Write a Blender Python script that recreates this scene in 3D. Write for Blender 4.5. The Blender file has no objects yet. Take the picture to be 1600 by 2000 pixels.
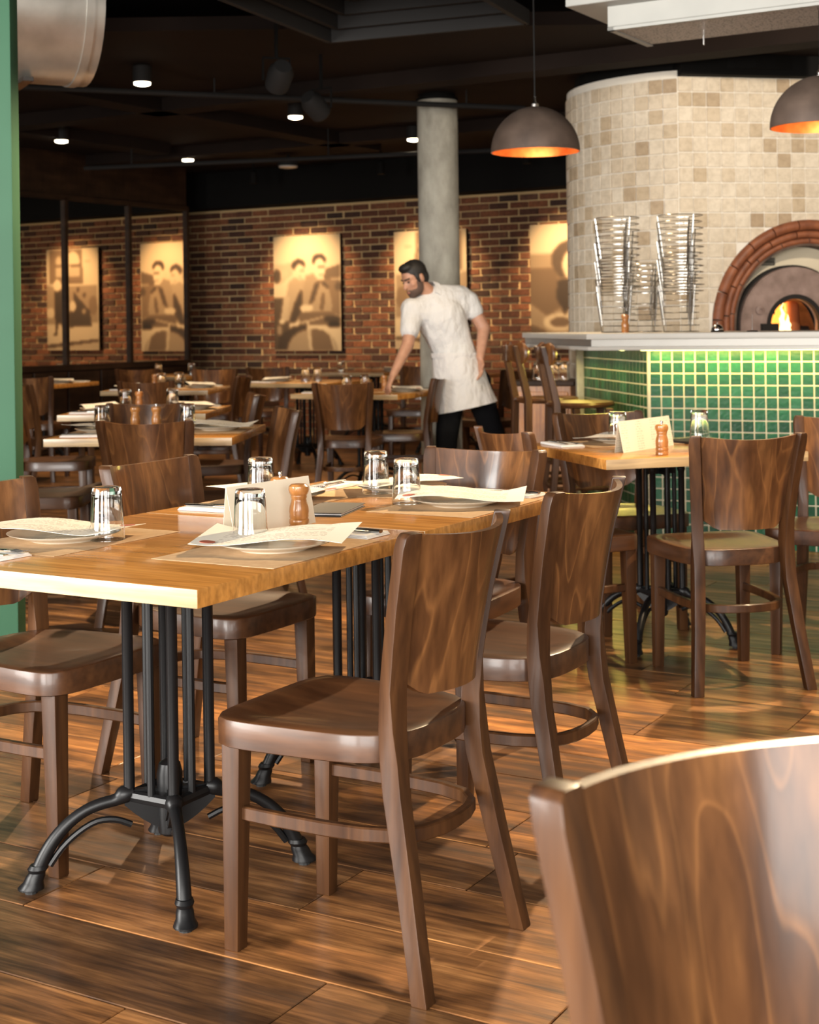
import bpy, bmesh, math, random
from math import sin, cos, pi, radians, sqrt, atan2, hypot
from mathutils import Vector, Matrix

random.seed(7)
scene = bpy.context.scene
COL = scene.collection

# ------------------------------------------------------------------ camera
EYE = 1.23
cam = bpy.data.cameras.new('camera')
cam_ob = bpy.data.objects.new('camera', cam)
COL.objects.link(cam_ob)
cam_ob.matrix_world = (Matrix.Translation((0, 0, EYE)) @ Matrix.Rotation(pi / 2, 4, 'X')
                       @ Matrix.Rotation(-0.014, 4, 'Z'))
cam.sensor_width = 36.0
cam.lens = 52.2
cam.shift_y = -0.1835
cam.clip_start = 0.05
cam.clip_end = 100
cam.dof.use_dof = True
cam.dof.focus_distance = 3.3
cam.dof.aperture_fstop = 7.4
scene.camera = cam_ob

# ------------------------------------------------------------------ world, view, large lights
world = bpy.data.worlds.new('world')
scene.world = world
world.use_nodes = True
world.node_tree.nodes['Background'].inputs[0].default_value = (0.80, 0.88, 1.0, 1)
world.node_tree.nodes['Background'].inputs[1].default_value = 0.2
scene.view_settings.view_transform = 'Standard'
scene.view_settings.look = 'None'
scene.view_settings.exposure = 0.75
scene.view_settings.gamma = 1.0
scene.view_settings.use_curve_mapping = False


def lamp(name, kind, loc, target, energy, color, size=0.2, size_y=None, spot=None, blend=0.6):
    l = bpy.data.lights.new(name, kind)
    l.energy = energy
    l.color = color
    if kind == 'AREA':
        l.size = size
        if size_y:
            l.shape = 'RECTANGLE'
            l.size_y = size_y
    else:
        l.shadow_soft_size = size
    if kind == 'SPOT':
        l.spot_size = radians(spot)
        l.spot_blend = blend
    o = bpy.data.objects.new(name, l)
    COL.objects.link(o)
    o.location = loc
    d = Vector(target) - Vector(loc)
    o.rotation_euler = d.to_track_quat('-Z', 'Y').to_euler()
    return o


DAY = (1.0, 0.97, 0.92)
WARM = (1.0, 0.74, 0.45)
WIN = [(-3.3, 2.3), (-0.55, 2.3), (2.2, 2.3)]          # window centre x, width on the street wall
WIN_E = [330, 190, 120]
for (wx, ww), e in zip(WIN, WIN_E):
    lamp('window_daylight', 'AREA', (wx, -2.93, 1.75), (wx, 0, 1.72), e, DAY, ww - 0.1, 2.2)
lamp('window_daylight', 'AREA', (-6.52, 0.6, 1.88), (0, 0.6, 1.88), 600, DAY, 3.5, 2.45)
TRACK = [((1.5, 6.1, 2.95), (0.2, 3.2, 0.1), 520, 62), ((2.3, 4.7, 2.95), (1.15, 5.0, 0.2), 300, 60),
         ((-0.6, 6.2, 2.95), (-1.0, 5.2, 0.2), 380, 75), ((-1.6, 9.4, 2.95), (-1.4, 8.6, 0.3), 190, 80),
         ((0.1, 9.2, 2.95), (-0.3, 10.3, 0.6), 60, 62), ((-2.0, 12.6, 2.95), (-2.0, 12.4, 0.3), 130, 85),
         ((2.7, 7.3, 2.95), (2.2, 9.9, 2.0), 120, 85), ((0.9, 8.7, 2.95), (0.9, 8.8, 0.2), 160, 70)]
for p, t, e, a in TRACK:
    lamp('track_spot_light', 'SPOT', p, t, e, (1.0, 0.86, 0.68) if p[0] > 2.5 else WARM, 0.035, spot=a, blend=0.7)


# ------------------------------------------------------------------ mesh helpers
class MB:
    """collects geometry for one mesh"""

    def __init__(s):
        s.v, s.f = [], []

    def add(s, v, f):
        n = len(s.v)
        s.v += [tuple(p) for p in v]
        s.f += [tuple(i + n for i in q) for q in f]
        return s

    def box(s, c, d, m=None):
        x, y, z = c
        a, b, h = d[0] / 2, d[1] / 2, d[2] / 2
        v = [Vector((sx * a, sy * b, sz * h)) for sz in (-1, 1) for sy in (-1, 1) for sx in (-1, 1)]
        if m:
            v = [m @ p for p in v]
        v = [p + Vector(c) for p in v]
        return s.add(v, [(0, 2, 3, 1), (4, 5, 7, 6), (0, 1, 5, 4), (2, 6, 7, 3), (0, 4, 6, 2), (1, 3, 7, 5)])

    def loft(s, rings, cap=True, closed=True):
        n = len(rings[0])
        v = [p for r in rings for p in r]
        f = []
        for i in range(len(rings) - 1):
            for j in range(n if closed else n - 1):
                k = (j + 1) % n
                f.append((i * n + j, i * n + k, (i + 1) * n + k, (i + 1) * n + j))
        if cap:
            f.append(tuple(reversed(range(n))))
            f.append(tuple((len(rings) - 1) * n + j for j in range(n)))
        return s.add(v, f)

    def lathe(s, prof, n=24, c=(0, 0, 0), cap=True, rmod=None):
        rings = []
        for r, z in prof:
            rings.append([(c[0] + (r * (rmod(2 * pi * k / n, z) if rmod else 1)) * cos(2 * pi * k / n),
                           c[1] + (r * (rmod(2 * pi * k / n, z) if rmod else 1)) * sin(2 * pi * k / n), c[2] + z)
                          for k in range(n)])
        return s.loft(rings, cap)

    def tube(s, pts, r, n=8, cap=True, closed=False, sx=1.0, sy=1.0):
        """round (or sx,sy flattened) sweep along points"""
        pts = [Vector(p) for p in pts]
        m = len(pts)
        rings = []
        ref = None
        for i, p in enumerate(pts):
            if closed:
                t = pts[(i + 1) % m] - pts[i - 1]
            else:
                t = pts[min(i + 1, m - 1)] - pts[max(i - 1, 0)]
            t.normalize()
            if ref is None:
                ref = Vector((0, 0, 1)) if abs(t.z) < 0.9 else Vector((0, 1, 0))
            a = ref - t * ref.dot(t)
            a.normalize()
            ref = a
            b = t.cross(a)
            rr = r[i] if isinstance(r, (list, tuple)) else r
            rings.append([p + a * (rr * sy * sin(2 * pi * k / n)) + b * (rr * sx * cos(2 * pi * k / n)) for k in range(n)])
        if closed:
            rings.append(rings[0])
            return s.loft(rings, False)
        return s.loft(rings, cap)

    def sphere(s, c, r, n=16, m=10, mat=None):
        rx, ry, rz = (r, r, r) if not isinstance(r, (tuple, list)) else r
        rings = []
        for i in range(1, m):
            t = pi * i / m
            rings.append([Vector((rx * sin(t) * cos(2 * pi * k / n), ry * sin(t) * sin(2 * pi * k / n), -rz * cos(t)))
                          for k in range(n)])
        if mat:
            rings = [[mat @ p for p in q] for q in rings]
        rings = [[p + Vector(c) for p in q] for q in rings]
        return s.loft(rings, True)

    def poly(s, pts, z0, z1):
        n = len(pts)
        v = [(x, y, z0) for x, y in pts] + [(x, y, z1) for x, y in pts]
        f = [(i, (i + 1) % n, n + (i + 1) % n, n + i) for i in range(n)]
        f += [tuple(reversed(range(n))), tuple(range(n, 2 * n))]
        return s.add(v, f)


def mesh_of(mb, name, bevel=0, seg=2, smooth=35):
    me = bpy.data.meshes.new(name)
    me.from_pydata(mb.v, [], mb.f)
    bm = bmesh.new()
    bm.from_mesh(me)
    bmesh.ops.recalc_face_normals(bm, faces=bm.faces)
    if bevel:
        es = [e for e in bm.edges if len(e.link_faces) == 2 and e.calc_face_angle(0) > radians(30)]
        bmesh.ops.bevel(bm, geom=es, offset=bevel, segments=seg, affect='EDGES', profile=0.6, clamp_overlap=True)
    bm.to_mesh(me)
    bm.free()
    if smooth:
        me.polygons.foreach_set('use_smooth', [True] * len(me.polygons))
        me.set_sharp_from_angle(angle=radians(smooth))
    return me


def tag(o, label=None, cat=None, group=None, kind=None):
    if label:
        o['label'] = label
    if cat:
        o['category'] = cat
    if group:
        o['group'] = group
    if kind:
        o['kind'] = kind
    return o


def link(name, me, mat=None, parent=None, loc=None, rz=None):
    if mat and not me.materials:
        me.materials.append(mat)
    o = bpy.data.objects.new(name, me)
    COL.objects.link(o)
    if parent:
        o.parent = parent
    if loc:
        o.location = loc
    if rz is not None:
        o.rotation_euler = (0, 0, rz)
    return o


def obj(name, mb, mat, parent=None, bevel=0, seg=2, smooth=35, loc=None, rz=None):
    return link(name, mesh_of(mb, name, bevel, seg, smooth), mat, parent, loc, rz)


def thing(name, label, cat, loc=(0, 0, 0), rz=0, group=None):
    o = bpy.data.objects.new(name, None)
    o.empty_display_size = 0.1
    COL.objects.link(o)
    o.location = loc
    o.rotation_euler = (0, 0, rz)
    return tag(o, label, cat, group)


def dup(root, loc, rz, label=None, group=None):
    r = root.copy()
    COL.objects.link(r)
    r.location = loc
    r.rotation_euler = (0, 0, rz)
    if label:
        r['label'] = label
    if group:
        r['group'] = group
    for ch in list(root.children):
        c = ch.copy()
        COL.objects.link(c)
        c.parent = r
        for g in list(ch.children):
            d = g.copy()
            COL.objects.link(d)
            d.parent = c
    return r


def struct(name, mb, mat, bevel=0, smooth=0, label=None):
    o = obj(name, mb, mat, None, bevel, 1, smooth)
    o['kind'] = 'structure'
    if label:
        o['label'] = label
    return o


# ------------------------------------------------------------------ materials
class NT:
    def __init__(s, name, rough=0.5, metal=0.0, coat=0.0, color=None, spec=0.5):
        s.m = bpy.data.materials.new(name)
        s.m.use_nodes = True
        s.t = s.m.node_tree
        s.b = s.t.nodes['Principled BSDF']
        s.b.inputs['Roughness'].default_value = rough
        s.b.inputs['Metallic'].default_value = metal
        s.b.inputs['Coat Weight'].default_value = coat
        s.b.inputs['Coat Roughness'].default_value = 0.12
        s.b.inputs['Specular IOR Level'].default_value = spec
        if color:
            s.b.inputs['Base Color'].default_value = (*color, 1)

    def n(s, kind, **kw):
        nd = s.t.nodes.new('ShaderNode' + kind)
        for k, v in kw.items():
            if k in nd.inputs:
                if hasattr(v, 'is_output') or isinstance(v, bpy.types.NodeSocket):
                    s.t.links.new(v, nd.inputs[k])
                else:
                    nd.inputs[k].default_value = v
            else:
                setattr(nd, k, v)
        return nd

    def set(s, inp, sock):
        s.t.links.new(sock, s.b.inputs[inp])

    def ramp(s, fac, stops, interp='LINEAR'):
        r = s.t.nodes.new('ShaderNodeValToRGB')
        r.color_ramp.interpolation = interp
        e = r.color_ramp.elements
        while len(e) < len(stops):
            e.new(0.5)
        for el, (p, c) in zip(e, stops):
            el.position = p
            el.color = (*c, 1) if len(c) == 3 else c
        s.t.links.new(fac, r.inputs[0])
        return r.outputs[0]

    def math(s, op, a, b=None):
        m = s.t.nodes.new('ShaderNodeMath')
        m.operation = op
        for i, x in enumerate((a, b)):
            if x is None:
                continue
            if isinstance(x, (int, float)):
                m.inputs[i].default_value = x
            else:
                s.t.links.new(x, m.inputs[i])
        return m.outputs[0]

    def mix(s, fac, a, b, mode='MIX'):
        m = s.t.nodes.new('ShaderNodeMix')
        m.data_type = 'RGBA'
        m.blend_type = mode
        for i, x in ((0, fac), (6, a), (7, b)):
            if isinstance(x, (int, float)):
                m.inputs[i].default_value = x
            elif isinstance(x, tuple):
                m.inputs[i].default_value = (*x, 1)
            else:
                s.t.links.new(x, m.inputs[i])
        return m.outputs[2]

    def coords(s, scale=(1, 1, 1), rand=0.0, space='Object'):
        tc = s.n('TexCoord').outputs[space]
        mp = s.n('Mapping', Vector=tc)
        mp.inputs['Scale'].default_value = scale
        if rand:
            oi = s.n('ObjectInfo').outputs['Random']
            cb = s.n('CombineXYZ', X=s.math('MULTIPLY', oi, rand), Y=s.math('MULTIPLY', oi, rand * 1.7),
                     Z=s.math('MULTIPLY', oi, rand * 2.3))
            s.t.links.new(cb.outputs[0], mp.inputs['Location'])
        return mp.outputs[0]

    def bump(s, h, strength=0.2, dist=0.01):
        b = s.n('Bump', Strength=strength, Distance=dist, Height=h)
        s.set('Normal', b.outputs[0])

    def rnd(s):
        """random per piece, for single pieces and for joined ones alike"""
        oi = s.n('ObjectInfo').outputs['Random']
        ge = s.n('NewGeometry').outputs['Random Per Island']
        return s.math('FRACT', s.math('ADD', oi, ge))


def plain(name, c, rough=0.5, metal=0, coat=0, spec=0.5):
    return NT(name, rough, metal, coat, c, spec).m


def wood(name, dark, mid, light, scale, rings=9.0, rough=0.32, coat=0.35, rand=30, fine=(60, 60, 4), lines=0.3, spec=0.4):
    t = NT(name, rough, 0, coat, None, spec)
    st = t.n('TexNoise', Vector=t.coords(tuple(v * 1.7 for v in scale), rand * 1.3), Scale=1.0, Detail=3.0, Roughness=0.5).outputs[0]
    col = t.ramp(st, [(0.30, dark), (0.52, mid), (0.74, light)])
    nz = t.n('TexNoise', Vector=t.coords(scale, rand), Scale=1.0, Detail=2.0, Roughness=0.45, Distortion=0.25).outputs[0]
    fr = t.math('FRACT', t.math('MULTIPLY', nz, rings))
    ln = t.ramp(fr, [(0.0, (1, 1, 1)), (0.10, (0.25,) * 3), (0.30, (0, 0, 0)), (0.93, (0, 0, 0)), (1.0, (1, 1, 1))])
    col = t.mix(t.math('MULTIPLY', ln, lines), col, tuple(v * 1.25 for v in light))
    fg = t.n('TexNoise', Vector=t.coords(fine, rand), Scale=1.0, Detail=3.0).outputs[0]
    col = t.mix(0.6, col, t.ramp(fg, [(0.3, (0.5, 0.46, 0.44)), (0.62, (1.22, 1.18, 1.1))]), 'MULTIPLY')
    t.set('Base Color', col)
    t.bump(fg, 0.06, 0.004)
    return t.m


M = {}
M['chair_wood'] = wood('stained_chair_wood', (0.042, 0.0165, 0.0063), (0.060, 0.0243, 0.0088), (0.088, 0.037, 0.013), (14, 14, 0.8), 4, 0.42, 0.08, lines=0.15, spec=0.3)
M['panel_wood'] = wood('stained_plywood_grain', (0.050, 0.020, 0.008), (0.098, 0.040, 0.0145), (0.21, 0.092, 0.031), (7.5, 7.5, 0.8), 9, 0.31, 0.3, lines=0.45, spec=0.38)
M['seat_wood'] = wood('stained_seat_wood', (0.042, 0.017, 0.0075), (0.064, 0.026, 0.0105), (0.092, 0.038, 0.0145), (9, 1.2, 9), 4, 0.36, 0.14, fine=(50, 5, 50), lines=0.15, spec=0.4)
M['table_wood'] = wood('golden_oak_top', (0.38, 0.165, 0.036), (0.48, 0.215, 0.050), (0.57, 0.275, 0.072), (1.2, 14, 6), 5, 0.25, 0.4, fine=(5, 70, 40), lines=0.2)
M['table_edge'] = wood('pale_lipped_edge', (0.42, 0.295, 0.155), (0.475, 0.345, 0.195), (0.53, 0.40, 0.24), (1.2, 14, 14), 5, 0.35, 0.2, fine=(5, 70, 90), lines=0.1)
M['mill_wood'] = wood('turned_mill_wood', (0.27, 0.105, 0.028), (0.35, 0.145, 0.040), (0.43, 0.19, 0.055), (20, 20, 6), 5, 0.3, 0.4, lines=0.15)
M['dark_wood'] = wood('dark_panel_wood', (0.016, 0.008, 0.005), (0.026, 0.013, 0.007), (0.04, 0.02, 0.011), (2, 2, 8), 5, 0.55, 0.0, lines=0.1, spec=0.2)
M['iron'] = plain('black_cast_iron', (0.006, 0.006, 0.0065), 0.4, 0.0, 0.0, 0.3)
M['paper'] = plain('white_napkin_cloth', (0.72, 0.70, 0.67), 0.85)
M['china'] = plain('cream_china', (0.74, 0.69, 0.58), 0.18, 0, 0.4)
M['steel'] = plain('polished_steel', (0.62, 0.61, 0.6), 0.18, 1.0)
M['chrome_wire'] = plain('chrome_wire', (0.46, 0.44, 0.41), 0.2, 1.0)
M['black_leather'] = plain('black_leatherette', (0.02, 0.016, 0.014), 0.5)
M['black'] = plain('matt_black_paint', (0.005, 0.0045, 0.004), 0.8, 0, 0, 0.15)
M['dark_fin'] = plain('charcoal_metal', (0.016, 0.015, 0.0145), 0.7, 0, 0, 0.2)
M['soot'] = plain('soot', (0.012, 0.009, 0.007), 0.9)
M['counter_top'] = plain('white_stone_counter', (0.47, 0.45, 0.405), 0.4, 0, 0.0, 0.35)
M['counter_metal'] = plain('brushed_steel_fascia', (0.30, 0.285, 0.26), 0.45, 0.6)
M['grout_light'] = plain('cream_grout', (0.56, 0.50, 0.37), 0.9)
M['grout_tower'] = plain('pale_tile_grout', (0.74, 0.69, 0.60), 0.9)
M['mortar'] = plain('sandy_mortar', (0.56, 0.385, 0.185), 0.95)
M['trousers'] = plain('black_trousers', (0.005, 0.005, 0.006), 0.9, 0, 0, 0.15)
M['rubber'] = plain('black_rubber_glide', (0.015, 0.015, 0.015), 0.7)

t = NT('kraft_placemat', 0.9, spec=0.15)
nz = t.n('TexNoise', Vector=t.coords((40, 40, 40)), Scale=1.0, Detail=3).outputs[0]
t.set('Base Color', t.ramp(nz, [(0.3, (0.44, 0.29, 0.165)), (0.7, (0.52, 0.36, 0.21))]))
M['kraft'] = t.m

t = NT('printed_menu_paper', 0.7)
sp = t.n('SeparateXYZ', Vector=t.n('TexCoord').outputs['Object'])
row = t.math('FRACT', t.math('MULTIPLY', sp.outputs[1], 62.0))
cell = t.n('TexNoise', Vector=t.coords((150, 62, 1)), Scale=1.0, Detail=1).outputs[0]
blk = t.n('TexNoise', Vector=t.coords((9, 22, 1)), Scale=1.0, Detail=0).outputs[0]
inkm = t.math('MULTIPLY', t.math('GREATER_THAN', row, 0.55), t.math('GREATER_THAN', cell, 0.47))
inkm = t.math('MULTIPLY', inkm, t.math('GREATER_THAN', blk, 0.42))
inside = t.math('LESS_THAN', t.math('ABSOLUTE', sp.outputs[0]), 0.12)
inkm = t.math('MULTIPLY', inkm, inside)
t.set('Base Color', t.mix(t.math('MULTIPLY', inkm, 0.55), (0.76, 0.70, 0.60), (0.28, 0.21, 0.16)))
M['menu'] = t.m

t = NT('card_with_columns', 0.75)
sp = t.n('SeparateXYZ', Vector=t.n('TexCoord').outputs['Object'])
row = t.math('FRACT', t.math('MULTIPLY', sp.outputs[2], 110.0))
colm = t.math('LESS_THAN', t.math('ABSOLUTE', t.math('SUBTRACT', t.math('FRACT', t.math('MULTIPLY', sp.outputs[0], 9.0)), 0.5)), 0.22)
cell = t.n('TexNoise', Vector=t.coords((160, 10, 110)), Scale=1.0, Detail=1).outputs[0]
inkm = t.math('MULTIPLY', t.math('MULTIPLY', t.math('GREATER_THAN', row, 0.55), colm), t.math('GREATER_THAN', cell, 0.5))
t.set('Base Color', t.mix(t.math('MULTIPLY', inkm, 0.45), (0.74, 0.68, 0.54), (0.32, 0.27, 0.2)))
M['card_print'] = t.m
M['card'] = plain('cream_card', (0.74, 0.68, 0.55), 0.75)
M['seal'] = plain('red_seal_print', (0.36, 0.07, 0.03), 0.7)

t = NT('clear_glass', 0.0)
t.b.inputs['Transmission Weight'].default_value = 1.0
t.b.inputs['IOR'].default_value = 1.46
t.b.inputs['Base Color'].default_value = (0.97, 0.98, 0.97, 1)
M['glass'] = t.m

# floor planks: grain runs along local x
t = NT('rustic_plank', 0.36, 0, 0.08)
r = t.rnd()
co = t.coords((1.1, 12, 1), 40)
n1 = t.n('TexNoise', Vector=co, Scale=1.6, Detail=5.0, Roughness=0.6, Distortion=0.6).outputs[0]
n2 = t.n('TexNoise', Vector=t.coords((1.6, 3.2, 1), 60), Scale=2.0, Detail=3.0, Roughness=0.6).outputs[0]
n3 = t.n('TexNoise', Vector=t.coords((6, 130, 1), 20), Scale=1.0, Detail=4.0, Roughness=0.6).outputs[0]
base = t.ramp(n1, [(0.28, (0.050, 0.026, 0.014)), (0.43, (0.15, 0.070, 0.029)), (0.54, (0.26, 0.124, 0.048)), (0.70, (0.44, 0.225, 0.090))])
patch = t.ramp(n2, [(0.34, (0.26, 0.25, 0.25)), (0.56, (1.0, 1.0, 1.0))])
base = t.mix(0.85, base, patch, 'MULTIPLY')
base = t.mix(0.7, base, t.ramp(n3, [(0.3, (0.38, 0.36, 0.35)), (0.66, (1.3, 1.27, 1.22))]), 'MULTIPLY')
base = t.mix(1.0, base, t.ramp(r, [(0.0, (0.62, 0.60, 0.60)), (0.5, (1.0, 0.97, 0.92)), (1.0, (1.4, 1.25, 1.05))]), 'MULTIPLY')
vk = t.n('TexVoronoi', Vector=t.coords((1.6, 5.0, 1), 50), Scale=1.0)
kn = t.ramp(vk.outputs['Distance'], [(0.0, (0.12, 0.1, 0.1)), (0.07, (0.3, 0.28, 0.26)), (0.12, (1, 1, 1))])
base = t.mix(0.9, base, kn, 'MULTIPLY')
t.set('Base Color', base)
t.set('Roughness', t.ramp(n1, [(0.3, (0.42,) * 3), (0.7, (0.27,) * 3)]))
t.bump(n3, 0.12, 0.004)
M['plank'] = t.m
M['plank_edge'] = plain('floor_gap', (0.02, 0.012, 0.008), 0.8)

t = NT('old_red_brick', 0.9)
r = t.rnd()
c = t.ramp(r, [(0.0, (0.040, 0.020, 0.014)), (0.22, (0.085, 0.032, 0.018)), (0.5, (0.165, 0.058, 0.026)), (0.8, (0.22, 0.078, 0.032)), (1.0, (0.12, 0.055, 0.032))])
nz = t.n('TexNoise', Vector=t.coords((30, 30, 30), 20), Scale=1.0, Detail=4).outputs[0]
c = t.mix(0.7, c, t.ramp(nz, [(0.3, (0.5, 0.48, 0.45)), (0.7, (1.3, 1.25, 1.2))]), 'MULTIPLY')
t.set('Base Color', c)
t.bump(nz, 0.4, 0.01)
M['brick'] = t.m

t = NT('travertine_tile', 0.62)
r = t.rnd()
c = t.ramp(r, [(0.0, (0.36, 0.265, 0.17)), (0.08, (0.47, 0.37, 0.25)), (0.28, (0.58, 0.49, 0.37)), (1.0, (0.64, 0.565, 0.455))])
nz = t.n('TexNoise', Vector=t.coords((22, 22, 22), 20), Scale=1.0, Detail=5, Roughness=0.65).outputs[0]
c = t.mix(0.6, c, t.ramp(nz, [(0.28, (0.66, 0.6, 0.52)), (0.6, (1.1, 1.08, 1.05))]), 'MULTIPLY')
t.set('Base Color', c)
t.bump(nz, 0.25, 0.006)
M['travertine'] = t.m

t = NT('green_glazed_tile', 0.3, 0, 0.0, spec=0.2)
r = t.rnd()
c = t.ramp(r, [(0.0, (0.004, 0.045, 0.018)), (0.5, (0.007, 0.072, 0.030)), (1.0, (0.013, 0.105, 0.048))])
nz = t.n('TexNoise', Vector=t.coords((45, 45, 45), 20), Scale=1.0, Detail=2).outputs[0]
c = t.mix(0.5, c, t.ramp(nz, [(0.3, (0.7, 0.7, 0.7)), (0.7, (1.25, 1.25, 1.25))]), 'MULTIPLY')
t.set('Base Color', c)
t.bump(nz, 0.35, 0.006)
M['green_tile'] = t.m

t = NT('green_paint', 0.55, spec=0.3)
nz = t.n('TexNoise', Vector=t.coords((3, 3, 3)), Scale=1.0, Detail=2).outputs[0]
t.set('Base Color', t.ramp(nz, [(0.3, (0.030, 0.098, 0.052)), (0.7, (0.036, 0.115, 0.062))]))
M['green_paint'] = t.m

t = NT('raw_concrete', 0.75)
nz = t.n('TexNoise', Vector=t.coords((6, 6, 3)), Scale=1.0, Detail=6, Roughness=0.65).outputs[0]
t.set('Base Color', t.ramp(nz, [(0.28, (0.20, 0.185, 0.15)), (0.5, (0.34, 0.32, 0.265)), (0.75, (0.46, 0.44, 0.37))]))
t.bump(nz, 0.3, 0.01)
M['concrete'] = t.m

t = NT('galvanised_steel', 0.38, 0.75)
nz = t.n('TexNoise', Vector=t.coords((5, 5, 5)), Scale=1.0, Detail=4).outputs[0]
t.set('Base Color', t.ramp(nz, [(0.3, (0.42, 0.40, 0.36)), (0.7, (0.62, 0.60, 0.55))]))
M['galvanised'] = t.m
t = NT('painted_hood_metal', 0.5, 0.1)
t.set('Base Color', t.ramp(t.n('TexNoise', Vector=t.coords((4, 4, 4)), Scale=1.0, Detail=3).outputs[0],
                           [(0.3, (0.34, 0.34, 0.315)), (0.7, (0.39, 0.39, 0.36))]))
M['hood'] = t.m
t = NT('perforated_grille', 0.5, 0.3)
vo = t.n('TexVoronoi', Vector=t.coords((70, 70, 70)), Scale=1.0, feature='F1')
t.set('Base Color', t.ramp(vo.outputs['Distance'], [(0.25, (0.10, 0.09, 0.085)), (0.4, (0.42, 0.39, 0.37))]))
M['grille'] = t.m

t = NT('dark_ceiling_board', 0.85, spec=0.15)
nz = t.n('TexNoise', Vector=t.coords((1.5, 1.5, 1.5)), Scale=1.0, Detail=4).outputs[0]
t.set('Base Color', t.ramp(nz, [(0.3, (0.009, 0.0055, 0.0042)), (0.7, (0.016, 0.0095, 0.007))]))
M['ceiling'] = t.m
M['wall_dark'] = plain('dark_brown_wall', (0.03, 0.018, 0.012), 0.85)
M['wall_cream'] = plain('warm_plaster', (0.42, 0.34, 0.25), 0.9)
M['mirror'] = plain('aged_mirror', (0.70, 0.64, 0.56), 0.02, 1.0)

t = NT('rusty_dome', 0.62, 0.25)
nz = t.n('TexNoise', Vector=t.coords((9, 9, 9)), Scale=1.0, Detail=5).outputs[0]
t.set('Base Color', t.ramp(nz, [(0.3, (0.085, 0.058, 0.044)), (0.7, (0.15, 0.105, 0.08))]))
M['dome'] = t.m
t = NT('copper_leaf', 0.4, 0.6)
nz = t.n('TexNoise', Vector=t.coords((16, 16, 16)), Scale=1.0, Detail=3).outputs[0]
t.set('Base Color', t.ramp(nz, [(0.3, (0.62, 0.16, 0.035)), (0.7, (0.90, 0.34, 0.09))]))
M['copper'] = t.m
t = NT('terracotta_roll', 0.55)
nz = t.n('TexNoise', Vector=t.coords((14, 14, 14)), Scale=1.0, Detail=4).outputs[0]
t.set('Base Color', t.ramp(nz, [(0.3, (0.15, 0.045, 0.018)), (0.7, (0.29, 0.095, 0.038))]))
M['terracotta'] = t.m
t = NT('smoked_brick_reveal', 0.85)
nz = t.n('TexNoise', Vector=t.coords((10, 10, 10)), Scale=1.0, Detail=4).outputs[0]
t.set('Base Color', t.ramp(nz, [(0.3, (0.05, 0.03, 0.022)), (0.7, (0.15, 0.09, 0.06))]))
M['reveal'] = t.m
t = NT('cast_oven_arch', 0.6)
nz = t.n('TexNoise', Vector=t.coords((12, 12, 12)), Scale=1.0, Detail=4).outputs[0]
t.set('Base Color', t.ramp(nz, [(0.3, (0.19, 0.125, 0.10)), (0.7, (0.31, 0.215, 0.18))]))
M['oven_arch'] = t.m
M['oven_plate'] = plain('cream_oven_plate', (0.64, 0.55, 0.40), 0.6)
M['sign_plate'] = plain('dark_name_plate', (0.055, 0.048, 0.036), 0.5)
M['sign_mark'] = plain('pale_plate_lettering', (0.30, 0.26, 0.20), 0.6)


def emit(name, c, s):
    t = NT(name)
    t.b.inputs['Base Color'].default_value = (0, 0, 0, 1)
    t.b.inputs['Emission Color'].default_value = (*c, 1)
    t.b.inputs['Emission Strength'].default_value = s
    return t.m


M['lamp_face'] = emit('lit_lamp_face', (1.0, 0.83, 0.58), 9.0)
M['flame'] = emit('flame', (1.0, 0.30, 0.04), 1.8)
M['flame_core'] = emit('flame_core', (1.0, 0.66, 0.26), 2.6)
M['ember'] = plain('burning_bark', (0.22, 0.075, 0.025), 0.8)
M['led'] = emit('led_strip_glow', (0.95, 0.88, 0.28), 6.0)
M['lamp_off'] = plain('white_ceiling_disc', (0.6, 0.55, 0.48), 0.5)

t = NT('skin', 0.5)
nz = t.n('TexNoise', Vector=t.coords((25, 25, 25)), Scale=1.0, Detail=3).outputs[0]
t.set('Base Color', t.ramp(nz, [(0.3, (0.40, 0.205, 0.13)), (0.7, (0.48, 0.255, 0.165))]))
t.b.inputs['Subsurface Weight'].default_value = 0.08
M['skin'] = t.m
for k, c in (('shirt', (0.64, 0.63, 0.62)), ('apron', (0.63, 0.61, 0.60))):
    t = NT(k + '_cotton', 0.9)
    nz = t.n('TexNoise', Vector=t.coords((9, 9, 5)), Scale=1.0, Detail=4).outputs[0]
    t.set('Base Color', t.ramp(nz, [(0.3, tuple(x * 0.93 for x in c)), (0.7, c)]))
    t.bump(nz, 0.8, 0.06)
    M[k] = t.m
M['hair'] = plain('black_hair', (0.010, 0.008, 0.007), 0.6)
M['beard'] = plain('dark_stubble', (0.085, 0.050, 0.036), 0.8)
M['lip'] = plain('lip', (0.28, 0.10, 0.075), 0.5)

# ================================================================== SETTING
# ---- floor: planks run at -30.3 degrees
GA = radians(-30.3)
AX = Vector((cos(GA), sin(GA), 0))      # along the plank / table front edge
BX = Vector((-sin(GA), cos(GA), 0))     # away from the camera
struct('subfloor', MB().box((0, 7.5, -0.06), (16, 24, 0.08)), M['plank_edge'])
floor = bpy.data.objects.new('floor', None)
COL.objects.link(floor)
tag(floor, 'rustic brown timber plank floor of the restaurant', None, None, 'structure')
PW, PL = 0.2605, 1.215
seeds = {0: -2.33, 1: -1.795, -1: -1.55, 2: -2.75, 3: -1.62}
planks = []
for k in range(-9, 64):
    b0 = 2.3135 + PW * k
    off = seeds.get(k, random.uniform(0, PL))
    for j in range(-13, 14):
        a0 = off + PL * j
        c = AX * (a0 + PL / 2) + BX * (b0 + PW / 2)
        planks.append((c.x, c.y))
vis, rest = [], []
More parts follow.
